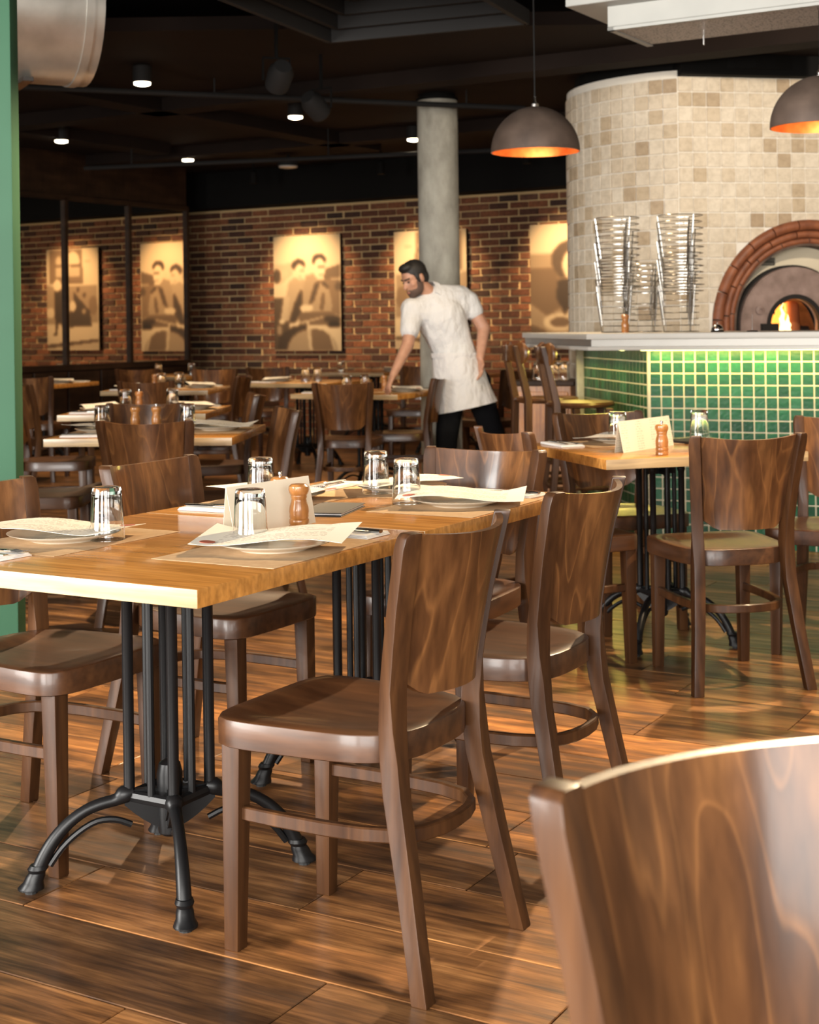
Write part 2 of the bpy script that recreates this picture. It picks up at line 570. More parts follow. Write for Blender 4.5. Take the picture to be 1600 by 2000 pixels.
for x, y in planks:
    if 1.6 < y < 18.5 and abs(x) < 0.31 * y + 0.75:
        vis.append((hypot(x, y), x, y))
    elif -3.6 < y < 18.5 and abs(x) < 6.6:
        rest.append((x, y))
vis.sort()
pm = mesh_of(MB().box((0, 0, -0.01), (PL - 0.003, PW - 0.004, 0.02)), 'plank', 0.0015, 1, 30)
for i, (d, x, y) in enumerate(vis[:300]):
    link('plank', pm, M['plank'], floor, (x, y, 0), GA + (pi if random.random() < 0.5 else 0))
mb = MB()
rot = Matrix.Rotation(GA, 4, 'Z')
for x, y in [(v[1], v[2]) for v in vis[300:]] + rest:
    mb.box((x, y, -0.01), (PL - 0.003, PW - 0.004, 0.02), rot)
o = obj('plank_field', mb, M['plank'], floor, 0, 1, 0)
o['kind'] = 'stuff'

# ---- ceiling, outer walls, street wall with windows (behind the camera)
CZ = 3.3
CZ2 = 2.98
struct('ceiling', MB().box((0, 7.5, CZ + 0.05), (13.4, 24, 0.1)), M['ceiling'])
struct('ceiling_lower', MB().box((0, 14.1, CZ2 + 0.04), (13.2, 10.7, 0.08)), M['ceiling'], label='lower dark ceiling over the rear dining area')
struct('wall_left', MB().box((-6.65, 10.95, CZ / 2), (0.1, 17.1, CZ)).box((-6.65, -2.85, CZ / 2), (0.1, 3.3, CZ)).box((-6.65, 0.6, 0.32), (0.1, 3.6, 0.64)).box((-6.65, 0.6, 3.22), (0.1, 3.6, 0.16)), M['wall_dark'])
w = struct('window_4', MB().box((-6.65, -1.17, 1.89), (0.09, 0.06, 2.5)).box((-6.65, 0.6, 1.89), (0.09, 0.06, 2.5)).box((-6.65, 2.37, 1.89), (0.09, 0.06, 2.5)).box((-6.65, 0.6, 0.67), (0.09, 3.6, 0.06)).box((-6.65, 0.6, 3.11), (0.09, 3.6, 0.06)), M['black'])
for yy in (-0.3, 1.5):
    obj('pane', MB().box((-6.65, yy, 1.89), (0.01, 1.72, 2.38)), M['glass'], w, 0, 1, 0)
struct('wall_right', MB().box((6.65, 7.5, CZ / 2), (0.1, 24, CZ)), M['wall_cream'])
struct('wall_rear', MB().box((0, 19.45, CZ / 2), (13.4, 0.1, CZ)), M['wall_dark'])
mb = MB()
mb.box((0, -3.05, 0.32), (13.2, 0.16, 0.64))
mb.box((0, -3.05, 3.08), (13.2, 0.16, 0.44))
xs = [-6.6]
for wx, ww in WIN:
    xs += [wx - ww / 2, wx + ww / 2]
xs.append(6.6)
for i in range(0, len(xs), 2):
    mb.box(((xs[i] + xs[i + 1]) / 2, -3.05, 1.75), (xs[i + 1] - xs[i], 0.16, 2.22))
struct('wall_front', mb, M['wall_cream'])
for i, (wx, ww) in enumerate(WIN):
    mb = MB()
    for dx in (-ww / 2 + 0.03, 0, ww / 2 - 0.03):
        mb.box((wx + dx, -3.05, 1.75), (0.06, 0.09, 2.22))
    for z in (0.67, 2.83):
        mb.box((wx, -3.05, z), (ww, 0.09, 0.06))
    w = struct('window_%d' % (i + 1), mb, M['black'])
    for sx in (-1, 1):
        obj('pane', MB().box((wx + sx * ww / 4, -3.05, 1.75), (ww / 2 - 0.06, 0.01, 2.1)), M['glass'], w, 0, 1, 0)

# ceiling beams and bulkheads (black)
BWR = radians(-30)
WA = Vector((cos(BWR), sin(BWR), 0))
WN = Vector((-sin(BWR), cos(BWR), 0))
PWL = Vector((0.262, 15.819, 0))
mb = MB()
m3 = Matrix.Rotation(BWR, 4, 'Z')
c = PWL + WA * 0.4 - WN * 0.16
mb.box((c.x, c.y, (2.575 + CZ) / 2), (10.5, 0.36, CZ - 2.575), m3)
struct('trim_1', mb, M['black'], label='black bulkhead running along the top of the brick wall')
mb = MB()
for k, (cx, cy, ang, ln) in enumerate([(-0.4, 10.6, -30, 7), (-0.6, 13.6, -30, 7), (-1.6, 12.0, 60, 5), (-3.6, 12.0, 60, 5)]):
    mm = Matrix.Rotation(radians(ang), 4, 'Z')
    mb.box((cx, cy, CZ2 - 0.05), (ln, 0.24, 0.1), mm)
struct('trim_2', mb, M['ceiling'], label='dark timber beams crossing the ceiling')

# ---- brick wall at the back
wall_back = obj('wall_back', MB().box((0.35, 0.06, 1.29), (9.5, 0.12, 2.58)), M['mortar'], None, 0, 1, 0)
wall_back.location = PWL
wall_back.rotation_euler = (0, 0, BWR)
tag(wall_back, 'long dark red brick wall with sandy mortar joints', None, None, 'structure')
POST = [(-2.025, 0.894, 0.948, 2.236), (-0.443, 0.879, 0.965, 2.223), (1.171, 0.89, 0.955, 2.224)]
bricks = []
for rw in range(34):
    z = 0.042 + rw * 0.075
    for k in range(-20, 24):
        s = 0.12 + (k + (0.5 if rw % 2 else 0)) * 0.225 + random.uniform(-0.006, 0.006)
        if s < -4.2 or s > 4.9:
            continue
        hid = any(p[0] + 0.1 < s < p[0] + p[1] - 0.1 and p[2] + 0.03 < z < p[3] - 0.03 for p in POST)
        seen = -3.4 < s < 1.9 and z > 0.55 and not hid
        bricks.append((0 if seen else 1, -s, s, z))
bricks.sort()
BM_ = [mesh_of(MB().box((0, 0, 0), (0.213 - 0.006 * j, 0.03, 0.0635 - 0.002 * j)), 'brick', 0.004, 1, 0) for j in range(3)]
for i, (h, q, s, z) in enumerate(bricks[:300]):
    link('brick', BM_[i % 3], M['brick'], wall_back, (s, random.uniform(-0.006, 0.002), z), random.uniform(-0.008, 0.008))
mb = MB()
for h, q, s, z in bricks[300:]:
    mb.box((s, random.uniform(-0.006, 0.002), z), (random.uniform(0.198, 0.214), 0.03, random.uniform(0.058, 0.0635)))
o = obj('brick_field', mb, M['brick'], wall_back, 0, 1, 0)
o['kind'] = 'stuff'


# ---- sepia canvases
def sepia(v):
    v = max(0.0, min(1.0, (v - 0.5) * 1.3 + 0.46))
    a, b, c = (0.014, 0.008, 0.005), (0.145, 0.088, 0.046), (0.50, 0.385, 0.235)
    if v < 0.5:
        return tuple(a[i] + (b[i] - a[i]) * v * 2 for i in range(3))
    return tuple(b[i] + (c[i] - b[i]) * (v - 0.5) * 2 for i in range(3))


def inpoly(x, y, P):
    r = False
    j = len(P) - 1
    for i in range(len(P)):
        if (P[i][1] > y) != (P[j][1] > y) and x < (P[j][0] - P[i][0]) * (y - P[i][1]) / (P[j][1] - P[i][1]) + P[i][0]:
            r = not r
        j = i
    return r


mc = NT('sepia_print', 0.75)
mc.set('Base Color', mc.n('VertexColor', layer_name='tone').outputs[0])
M['sepia'] = mc.m


def canvas(label, s0, wd, z0, z1, shapes, box, flip=False):
    x0, x1, y0, y1 = box
    NX, NY = 64, 92
    root = thing('canvas_print', label, 'picture', tuple(PWL + WA * (s0 + wd / 2) - WN * 0.045 + Vector((0, 0, (z0 + z1) / 2))), BWR,
                 'sepia canvases on the brick wall')
    obj('canvas_block', MB().box((0, 0, 0), (wd, 0.045, z1 - z0)), M['dark_wood'], root, 0.002, 1, 30)
    val = [[0.0] * (NX + 1) for _ in range(NY + 1)]
    for j in range(NY + 1):
        for i in range(NX + 1):
            fx = i / NX
            if flip:
                fx = 1 - fx
            X = x0 + (x1 - x0) * fx
            Y = y0 + (y1 - y0) * j / NY
            v = 0.86 - 0.1 * abs(fx - 0.5)
            for sh in shapes:
                if sh[0] == 'e':
                    _, cx, cy, rx, ry, tn = sh
                    if ((X - cx) / rx) ** 2 + ((Y - cy) / ry) ** 2 < 1:
                        v = tn
                else:
                    if inpoly(X, Y, sh[1]):
                        v = sh[2]
            val[j][i] = v
    sm = [[sum(val[min(NY, max(0, j + b))][min(NX, max(0, i + a))] for a in (-1, 0, 1) for b in (-1, 0, 1)) / 9 for i in range(NX + 1)] for j in range(NY + 1)]
    vs = [(wd * (i / NX - 0.5), -0.0235, (z1 - z0) * (0.5 - j / NY)) for j in range(NY + 1) for i in range(NX + 1)]
    fs = [(j * (NX + 1) + i, (j + 1) * (NX + 1) + i, (j + 1) * (NX + 1) + i + 1, j * (NX + 1) + i + 1) for j in range(NY) for i in range(NX)]
    me = bpy.data.meshes.new('print')
    me.from_pydata(vs, [], fs)
    at = me.color_attributes.new('tone', 'FLOAT_COLOR', 'POINT')
    buf = []
    for j in range(NY + 1):
        for i in range(NX + 1):
            buf += [*sepia(sm[j][i]), 1.0]
    at.data.foreach_set('color', buf)
    link('print', me, M['sepia'], root)
    return root


canvas('sepia canvas of two men on a motor scooter, left of the concrete column', *POST[0], [
    ('p', [(100, 540), (380, 520), (400, 700), (200, 840), (100, 840)], 0.72), ('e', 150, 720, 60, 110, 0.25), ('e', 270, 690, 60, 70, 0.75),
    ('p', [(880, 640), (1130, 560), (1130, 760), (880, 790)], 0.38), ('p', [(880, 790), (1130, 780), (1130, 1350), (900, 1300)], 0.5),
    ('p', [(100, 1050), (330, 1050), (330, 1880), (100, 1880)], 0.27), ('e', 1100, 900, 60, 70, 0.3),
    ('p', [(330, 820), (420, 740), (560, 740), (590, 900), (560, 1200), (480, 1430), (250, 1430), (290, 1050)], 0.66),
    ('p', [(520, 940), (580, 1000), (540, 1250), (430, 1450), (330, 1440), (420, 1150)], 0.22),
    ('p', [(250, 1040), (350, 1050), (300, 1400), (190, 1450)], 0.72), ('e', 225, 1425, 50, 40, 0.85), ('e', 180, 1560, 40, 90, 0.6),
    ('e', 490, 560, 103, 95, 0.2), ('e', 510, 660, 82, 120, 0.84), ('p', [(500, 630), (580, 620), (580, 650), (510, 655)], 0.5),
    ('e', 510, 730, 40, 10, 0.55), ('p', [(600, 720), (720, 690), (880, 800), (960, 920), (1010, 1200), (980, 1330), (560, 1330), (540, 1000)], 0.62),
    ('p', [(740, 850), (830, 800), (720, 1120), (640, 1180)], 0.25), ('p', [(860, 800), (990, 930), (940, 930), (860, 860)], 0.22),
    ('p', [(850, 1000), (890, 1000), (870, 1260), (820, 1240)], 0.36),
    ('e', 810, 490, 105, 95, 0.15), ('e', 815, 620, 90, 165, 0.88), ('p', [(790, 580), (900, 575), (900, 605), (790, 610)], 0.48), ('e', 840, 715, 40, 12, 0.5),
    ('e', 605, 1220, 105, 55, 0.84), ('p', [(500, 1290), (960, 1290), (1130, 1380), (1130, 1500), (500, 1480)], 0.4),
    ('p', [(500, 1430), (860, 1350), (870, 1380), (520, 1470)], 0.72), ('e', 1000, 1400, 130, 60, 0.2), ('e', 1030, 1480, 100, 50, 0.15),
    ('p', [(140, 1880), (180, 1640), (400, 1500), (620, 1480), (620, 1880)], 0.2), ('e', 690, 1880, 390, 340, 0.62), ('p', [(690, 1540), (860, 1560), (990, 1700), (1040, 1880), (700, 1880)], 0.42),
    ('p', [(600, 1420), (640, 1420), (690, 1880), (655, 1880)], 0.8), ('p', [(940, 1600), (970, 1600), (1060, 1880), (1020, 1880)], 0.75)],
       (100, 1135, 100, 1880))
canvas('sepia canvas of a street shopfront half hidden behind the column', *POST[1], [
    ('p', [(160, 120), (780, 120), (780, 720), (160, 720)], 0.5), ('p', [(770, 120), (1010, 120), (1040, 900), (780, 760)], 0.84),
    ('e', 590, 330, 130, 170, 0.8), ('p', [(470, 430), (730, 430), (730, 600), (470, 600)], 0.72), ('p', [(270, 430), (390, 430), (390, 600), (270, 600)], 0.72),
    ('e', 330, 320, 60, 90, 0.72), ('p', [(240, 380), (760, 390), (760, 420), (240, 410)], 0.4), ('p', [(250, 690), (790, 690), (790, 720), (250, 720)], 0.25),
    ('p', [(100, 740), (1040, 760), (1050, 1430), (100, 1430)], 0.6), ('p', [(820, 330), (920, 330), (920, 350), (820, 350)], 0.6),
    ('p', [(100, 1420), (1060, 1400), (1060, 1700), (110, 1800)], 0.83), ('e', 165, 1220, 90, 90, 0.8),
    ('e', 300, 740, 75, 100, 0.88), ('p', [(240, 850), (390, 830), (430, 1100), (480, 1540), (440, 1560), (360, 1400), (300, 1400), (290, 1610), (210, 1610), (255, 1560)], 0.2),
    ('e', 680, 820, 25, 40, 0.25), ('p', [(600, 860), (660, 930), (790, 1080), (900, 1200), (930, 1460), (520, 1470), (510, 1240), (600, 1100)], 0.22),
    ('e', 585, 1110, 60, 95, 0.84), ('e', 790, 1200, 35, 55, 0.62), ('e', 800, 920, 30, 40, 0.3), ('e', 960, 1100, 80, 160, 0.5),
    ('p', [(100, 1780), (1060, 1680), (1060, 1720), (100, 1830)], 0.25), ('p', [(100, 1830), (1060, 1720), (1060, 1870), (100, 1870)], 0.74)],
       (100, 1060, 110, 1870), flip=True)
canvas('sepia canvas of a dark haired woman holding a plate, beside the oven tower', *POST[2], [
    ('p', [(940, 720), (1500, 700), (1700, 900), (1700, 1650), (940, 1650)], 0.6), ('p', [(940, 860), (1190, 870), (1230, 1240), (1100, 1330), (940, 1200)], 0.42),
    ('e', 1330, 780, 185, 185, 0.26), ('p', [(1170, 800), (1250, 780), (1330, 960), (1210, 960)], 0.28), ('e', 1370, 840, 125, 165, 0.87),
    ('p', [(1320, 780), (1470, 775), (1470, 800), (1320, 805)], 0.55), ('e', 1370, 930, 40, 14, 0.5),
    ('p', [(1200, 980), (1330, 970), (1390, 1180), (1480, 990), (1640, 1060), (1690, 1350), (1300, 1400), (1180, 1150)], 0.2),
    ('e', 1215, 1395, 155, 85, 0.82), ('e', 1220, 1395, 95, 50, 0.42), ('e', 1340, 1310, 60, 45, 0.8),
    ('p', [(940, 1420), (1080, 1480), (1100, 1600), (940, 1640)], 0.35), ('p', [(1100, 1540), (1700, 1450), (1700, 1660), (1040, 1660)], 0.74)],
       (940, 1700, 430, 1660))

# ---- mirror partition on the left, at right angles to the brick wall
MR = radians(31)
MD = Vector((-sin(MR), -cos(MR), 0))
ME0 = Vector((-2.446, 16.31, 0))
mirror = thing('wall_mirror', 'tall mirror in three framed panes on the left partition', 'mirror', tuple(ME0), atan2(MD.y, MD.x))
# local x runs along the partition towards the camera, local y is its face normal
PN = 0.935
for k in range(4):
    obj('pane', MB().box((PN * (k + 0.5), 0, 1.68), (PN - 0.03, 0.012, 1.64)), M['mirror'], mirror, 0, 1, 0)
for k in range(5):
    obj('frame_bar', MB().box((PN * k, 0.008, 1.68), (0.055, 0.05, 1.72)), M['dark_wood'], mirror, 0.004, 1, 30)
obj('frame_rail', MB().box((PN * 2, 0.008, 0.845), (PN * 4 + 0.05, 0.06, 0.06)), M['dark_wood'], mirror, 0.004, 1, 30)
obj('frame_rail', MB().box((PN * 2, 0.008, 2.53), (PN * 4 + 0.05, 0.05, 0.05)), M['dark_wood'], mirror, 0.004, 1, 30)
mb = MB()
cc = ME0 + MD * (PN * 2.4)
nn = Vector((-MD.y, MD.x, 0))
mb.box((cc.x - nn.x * 0.06, cc.y - nn.y * 0.06, CZ / 2), (PN * 4.8 + 0.06, 0.1, CZ), Matrix.Rotation(atan2(MD.y, MD.x), 4, 'Z'))
struct('wall_partition', mb, M['dark_wood'], label='dark timber partition carrying the mirror')
# dado panels below the mirror
dado = thing('timber_dado', 'dark timber dado panelling under the wall mirror', 'panelling', tuple(ME0), atan2(MD.y, MD.x))
for k in range(8):
    obj('panel', MB().box((PN / 2 * (k + 0.5), 0.012, 0.41), (PN / 2 - 0.02, 0.03, 0.80)), M['dark_wood'], dado, 0.006, 1, 30)

# ---- green panelled partition post, far left
gp = thing('green_door_post', 'green painted panelled post at the left edge', 'post', (-1.74, 5.5, 0), 0)
obj('core', MB().box((0, 0, CZ / 2), (0.58, 0.11, CZ)), M['green_paint'], gp, 0.006, 2, 30)
for z0, z1 in ((0.15, 0.88), (0.98, 1.36), (1.43, 2.35), (2.42, 3.2)):
    mb = MB()
    for sx in (-1, 1):
        mb.box((sx * 0.205 - 0.02, -0.06, (z0 + z1) / 2), (0.022, 0.02, z1 - z0))
    for z in (z0, z1):
        mb.box((-0.02, -0.06, z), (0.43, 0.02, 0.022))
    obj('moulding', mb, M['green_paint'], gp, 0.004, 1, 30)
    obj('raised_panel', MB().box((-0.02, -0.056, (z0 + z1) / 2), (0.31, 0.012, z1 - z0 - 0.1)), M['green_paint'], gp, 0.004, 1, 30)

# ---- concrete column
col = thing('concrete_column', 'round grey concrete column behind the waiter', 'column', (0.235, 11.35, 0))
obj('shaft', MB().lathe([(0.157, 0.0), (0.157, 0.8), (0.156, 1.6), (0.154, 2.93)], 40), M['concrete'], col)
obj('capital', MB().lathe([(0.16, 2.93), (0.16, 2.95), (0.14, 2.955), (0.14, CZ2)], 32), M['black'], col)

# ---- tiled oven tower
P0 = Vector((1.79, 9.8, 0))
TR = 1.0
PH0 = radians(22)
TC = P0 + Vector((sin(PH0), cos(PH0), 0)) * TR
FD = Vector((0.98, 0.199, 0)).normalized()
FN = Vector((-FD.y, FD.x, 0))          # into the tower
TS = 0.1
tower = bpy.data.objects.new('wall_tower', None)
COL.objects.link(tower)
tag(tower, 'round ended oven tower clad in beige travertine tiles', None, None, 'structure')
ARC_S, ARC_Z, ARC_R = 0.922, 1.19, 0.70
FLEN = 2.3
# grout backing: curved end plus flat face with the oven opening
mb = MB()
AN = 24
arc = []
for i in range(AN + 1):
    an = -pi / 2 - PH0 - radians(150) * i / AN
    arc.append(TC + Vector((cos(an), sin(an), 0)) * TR)
mb.add([(p.x, p.y, z) for z in (0, 2.88) for p in arc], [(i, i + 1, AN + 2 + i, AN + 1 + i) for i in range(AN)])
inn = [(ARC_S - ARC_R, 0.0), (ARC_S - ARC_R, 0.6)] + [(ARC_S - ARC_R * cos(pi * k / 28), ARC_Z + ARC_R * sin(pi * k / 28)) for k in range(29)] + [(ARC_S + ARC_R, 0.6), (ARC_S + ARC_R, 0.0)]
out = []
for k, (s, z) in enumerate(inn):
    if k < 2:
        out.append((0.0, z))
    elif k >= len(inn) - 2:
        out.append((FLEN, z))
    else:
        a = pi * (k - 2) / 28
        if a < pi / 4:
            out.append((0.0, 0.6 + (2.84 - 0.6) * a / (pi / 4)))
        elif a > 3 * pi / 4:
            out.append((FLEN, 2.84 - (2.84 - 0.6) * (a - 3 * pi / 4) / (pi / 4)))
        else:
            out.append((FLEN * (a - pi / 4) / (pi / 2), 2.84))
V = [P0 + FD * s + Vector((0, 0, z)) for s, z in inn] + [P0 + FD * s + Vector((0, 0, z)) for s, z in out]
nI = len(inn)
mb.add(V, [(i, i + 1, nI + i + 1, nI + i) for i in range(nI - 1)])
obj('grout_shell', mb, M['grout_tower'], tower, 0, 1, 0)
tiles = []
da = TS / TR
for k in range(22):
    an = -pi / 2 - PH0 - da * (k + 0.5)
    p = TC + Vector((cos(an), sin(an), 0)) * (TR + 0.0)
    for rw in range(30):
        z = -0.07 + TS * (rw + 0.5)
        if z + 0.05 > 2.89 or z < 0.03:
            continue
        h = 0 if (k < 15 and z > 1.15) else 1
        tiles.append((h, k, p.x, p.y, z, an + pi / 2))
fang = atan2(FD.y, FD.x)
for k in range(22):
    p = P0 + FD * (TS * (k + 0.5))
    for rw in range(29):
        z = 2.84 - TS * (rw + 0.5)
        if z < 0.05:
            continue
        s = TS * (k + 0.5)
        if hypot(s - ARC_S, z - ARC_Z) < ARC_R - 0.005 or (z < ARC_Z and abs(s - ARC_S) < ARC_R - 0.005):
            continue
        h = 0 if (k < 10 and z > 1.13) else 1
        tiles.append((h, -k / 100, p.x, p.y, z, fang))
tiles.sort()
tmesh = [mesh_of(MB().box((0, 0, 0), (TS - 0.007 - 0.001 * j, 0.018, TS - 0.007 - 0.001 * j)), 'tile', 0.003, 1, 0) for j in range(2)]
for i, (h, k, x, y, z, a) in enumerate(tiles[:300]):
    link('tile', tmesh[i % 2], M['travertine'], tower, (x, y, z), a)
mb = MB()
for h, k, x, y, z, a in tiles[300:]:
    mb.box((x, y, z), (TS - 0.008, 0.018, TS - 0.008), Matrix.Rotation(a, 4, 'Z'))
o = obj('tile_field', mb, M['travertine'], tower, 0, 1, 0)
o['kind'] = 'stuff'
# black bulkhead over the tower
mb = MB()
c = P0 + FD * 1.7 + FN * 0.3
mb.box((c.x, c.y, (2.84 + CZ) / 2 + 0.003), (3.4, 0.75, CZ - 2.84), Matrix.Rotation(fang, 4, 'Z'))
mb.lathe([(TR - 0.06, 2.885), (TR - 0.06, CZ)], 40, (TC.x, TC.y, 0))
struct('trim_3', mb, M['black'], label='black bulkhead above the oven tower')

# ---- wood fired oven in the tower: local x along the face, local -y towards the room
oven = thing('pizza_oven', 'wood fired pizza oven with terracotta arch and burning logs', 'oven', tuple(P0 + FD * ARC_S), fang)


def arch_pts(R, n=40, cx=0.0, cz=ARC_Z, foot=1.0):
    return [(cx - R, 0, foot)] + [(cx - R * cos(pi * k / n), 0, cz + R * sin(pi * k / n)) for k in range(n + 1)] + [(cx + R, 0, foot)]


def ring_seg(R, rr, a0, a1, y=-0.012, n=5):
    return MB().tube([(-R * cos(a0 + (a1 - a0) * k / n), y, ARC_Z + R * sin(a0 + (a1 - a0) * k / n)) for k in range(n + 1)], rr, 12)


for R, rr, nb, yy in ((0.668, 0.036, 13, -0.018), (0.606, 0.026, 11, -0.004), (0.562, 0.022, 10, 0.012)):
    for k in range(nb):
        g = 0.004 / R
        obj('arch_roll', ring_seg(R, rr, -0.22 + (pi + 0.44) * k / nb + g, -0.22 + (pi + 0.44) * (k + 1) / nb - g, yy), M['terracotta'], oven)


def arch_band(Ri, Ro, y0, y1, cx=0.0, cz=ARC_Z, foot=1.0, n=40):
    A = arch_pts(Ri, n, cx, cz, foot)
    B = arch_pts(Ro, n, cx, cz, foot)
    mb = MB()
    v = []
    for y in (y0, y1):
        v += [(p[0], y, p[2]) for p in A] + [(p[0], y, p[2]) for p in B]
    m = len(A)
    f = []
    for i in range(m - 1):
        f += [(i, i + 1, m + i + 1, m + i), (2 * m + i, 3 * m + i, 3 * m + i + 1, 2 * m + i + 1),
              (i, 2 * m + i, 2 * m + i + 1, i + 1), (m + i, m + i + 1, 3 * m + i + 1, 3 * m + i)]
    f += [(0, m, 3 * m, 2 * m), (m - 1, 3 * m - 1, 4 * m - 1, 2 * m - 1)]
    return mb.add(v, f)


obj('brick_reveal', arch_band(0.53, 0.69, 0.0, 0.30), M['reveal'], oven)
obj('back_plate', arch_band(0.30, 0.56, 0.16, 0.19, -0.03), M['oven_plate'], oven)
obj('dark_gap', MB().box((-0.46, 0.15, 1.2), (0.11, 0.02, 0.62)), M['soot'], oven)
obj('cast_arch', arch_band(0.185, 0.395, 0.06, 0.155, -0.075, 1.185, 1.0), M['oven_arch'], oven, 0.006, 1, 35)
obj('arch_rim', arch_band(0.385, 0.41, 0.10, 0.165, -0.075, 1.185, 1.0), M['soot'], oven)
obj('boss', MB().lathe([(0.03, 0), (0.03, 0.012), (0.012, 0.018), (0.012, 0.008)], 16), M['oven_arch'], oven, loc=(-0.335, 0.06, 1.29)).rotation_euler = (pi / 2, 0, 0)
obj('soot_stain', arch_band(0.18, 0.21, 0.054, 0.1, -0.075, 1.185, 1.0), M['soot'], oven)
obj('hatch', MB().box((-0.27, 0.055, 1.1), (0.12, 0.05, 0.2)), M['soot'], oven)
sg = obj('name_plate', MB().box((-0.235, 0.154, 1.62), (0.118, 0.008, 0.052)), M['sign_plate'], oven)
mb = MB()
for k in range(9):
    if k == 4:
        continue
    mb.box((-0.282 + 0.0118 * k, 0.149, 1.632), (0.0028, 0.004, 0.018))
    mb.box((-0.279 + 0.0118 * k, 0.149, 1.632 + (0.006 if k % 2 else -0.007)), (0.006, 0.004, 0.003))
mb.box((-0.235, 0.149, 1.606), (0.09, 0.004, 0.005))
obj('plate_marks', mb, M['sign_mark'], sg, 0, 1, 0)
# firing chamber: open fronted vault
mb = MB()
rings = []
for i in range(9):
    t_ = i / 8
    R = 0.2 + 0.36 * sin(t_ * pi * 0.5) if i < 6 else 0.2 + 0.36 * cos((t_ - 0.6) * 1.4)
    rings.append([(-0.075 - R * cos(pi * k / 20), 0.15 + 0.75 * t_, 1.02 + (0.36 + 0.1 * sin(pi * t_)) * sin(pi * k / 20)) for k in range(21)])
mb.loft(rings, False, False)
n_ = len(mb.v)
mb.add(rings[-1], [tuple(range(21))])
obj('fire_chamber', mb, M['reveal'], oven)
obj('hearth', MB().box((0, 0.38, 1.055), (1.05, 1.0, 0.05)), M['terracotta'], oven, 0.004, 1, 30)
obj('log', MB().tube([(0.02, 0.3, 1.10), (0.07, 0.42, 1.33)], [0.055, 0.05], 12), M['ember'], oven)
obj('log', MB().tube([(-0.26, 0.22, 1.12), (-0.02, 0.30, 1.13)], [0.05, 0.045], 12), M['soot'], oven)
obj('log', MB().tube([(-0.16, 0.40, 1.13), (0.16, 0.36, 1.13)], [0.05, 0.05], 12), M['soot'], oven)
for k, (fx, fh, fr, mt) in enumerate(((-0.11, 0.30, 0.035, 'flame'), (-0.15, 0.20, 0.03, 'flame'), (-0.05, 0.22, 0.035, 'flame'), (-0.10, 0.22, 0.022, 'flame_core'), (-0.045, 0.14, 0.022, 'flame_core'))):
    pts = [(fx + 0.012 * sin(3 * q + k), 0.24 + 0.03 * (k % 3) - (0.03 if 'core' in mt else 0), 1.12 + fh * q / 6) for q in range(7)]
    obj('flame', MB().tube(pts, [fr * v for v in (0.5, 0.9, 1.0, 0.85, 0.55, 0.28, 0.05)], 10), M[mt], oven)
fl = oven.matrix_world
pf = P0 + FD * (ARC_S - 0.05) + FN * 0.45 + Vector((0, 0, 1.3))
lamp('fire_light', 'POINT', pf, pf + Vector((0, 0, -1)), 9, (1.0, 0.42, 0.12), 0.08)

# ================================================================== BAR
BK = Vector((1.3135, 8.211, 0))                    # tiled corner
BF = Vector((0.906, -0.423, 0)).normalized()       # along the front face
BN = Vector((-BF.y, BF.x, 0))                      # into the bar
BL = Vector((-0.159, 0.987, 0)).normalized()       # along the left face
BLN = Vector((BL.y, -BL.x, 0))                     # into the bar from the left face
bar = thing('tiled_bar', 'bar front clad in small green glazed tiles', 'bar', tuple(BK))
FL_, LL_ = 2.4, 1.29
mb = MB()
e1 = BF * FL_
e2 = BL * LL_
ic = BF * 0.35 + BN * 0.45
mb.poly([(0, 0), (e1.x, e1.y), (e1.x + BN.x * 0.45, e1.y + BN.y * 0.45), (ic.x, ic.y),
         (e2.x + BLN.x * 0.45, e2.y + BLN.y * 0.45), (e2.x, e2.y)], 0.0, 1.07)
obj('grout_body', mb, M['grout_light'], bar, 0, 1, 0)
GT = 0.0635
gt = []
for k in range(38):
    for rw in range(17):
        z = 1.066 - GT * (rw + 0.5)
        if z < 0.01:
            continue
        p = BF * (GT * (k + 0.5) + 0.012) + BN * 0.003
        gt.append((k, p.x, p.y, z, atan2(BF.y, BF.x)))
for k in range(20):
    for rw in range(17):
        z = 1.066 - GT * (rw + 0.5)
        if z < 0.01:
            continue
        p = BL * (GT * (k + 0.5) + 0.012) + BLN * 0.0035
        gt.append((40 + k, p.x, p.y, z, atan2(BL.y, BL.x)))
gme = [mesh_of(MB().box((0, 0, 0), (GT - 0.0065 - 0.0006 * j, 0.010, GT - 0.0065 - 0.0006 * j)), 'tile', 0.002, 1, 0) for j in range(2)]
gt.sort(key=lambda q: (q[0] if q[0] < 16 else (100 + q[0] if q[0] < 40 else q[0] - 20), -q[3]))
for i, (k, x, y, z, a) in enumerate(gt[:300]):
    link('tile', gme[i % 2], M['green_tile'], bar, (x, y, z), a + random.uniform(-0.006, 0.006))
mb = MB()
for k, x, y, z, a in gt[300:]:
    mb.box((x, y, z), (GT - 0.007, 0.010, GT - 0.007), Matrix.Rotation(a, 4, 'Z'))
o = obj('tile_field', mb, M['green_tile'], bar, 0, 1, 0)
o['kind'] = 'stuff'
pe = BL * (LL_ + 0.05)
obj('end_post', MB().box((pe.x, pe.y, 0.53), (0.07, 0.07, 1.06)), M['concrete'], bar, 0.003, 1, 30)
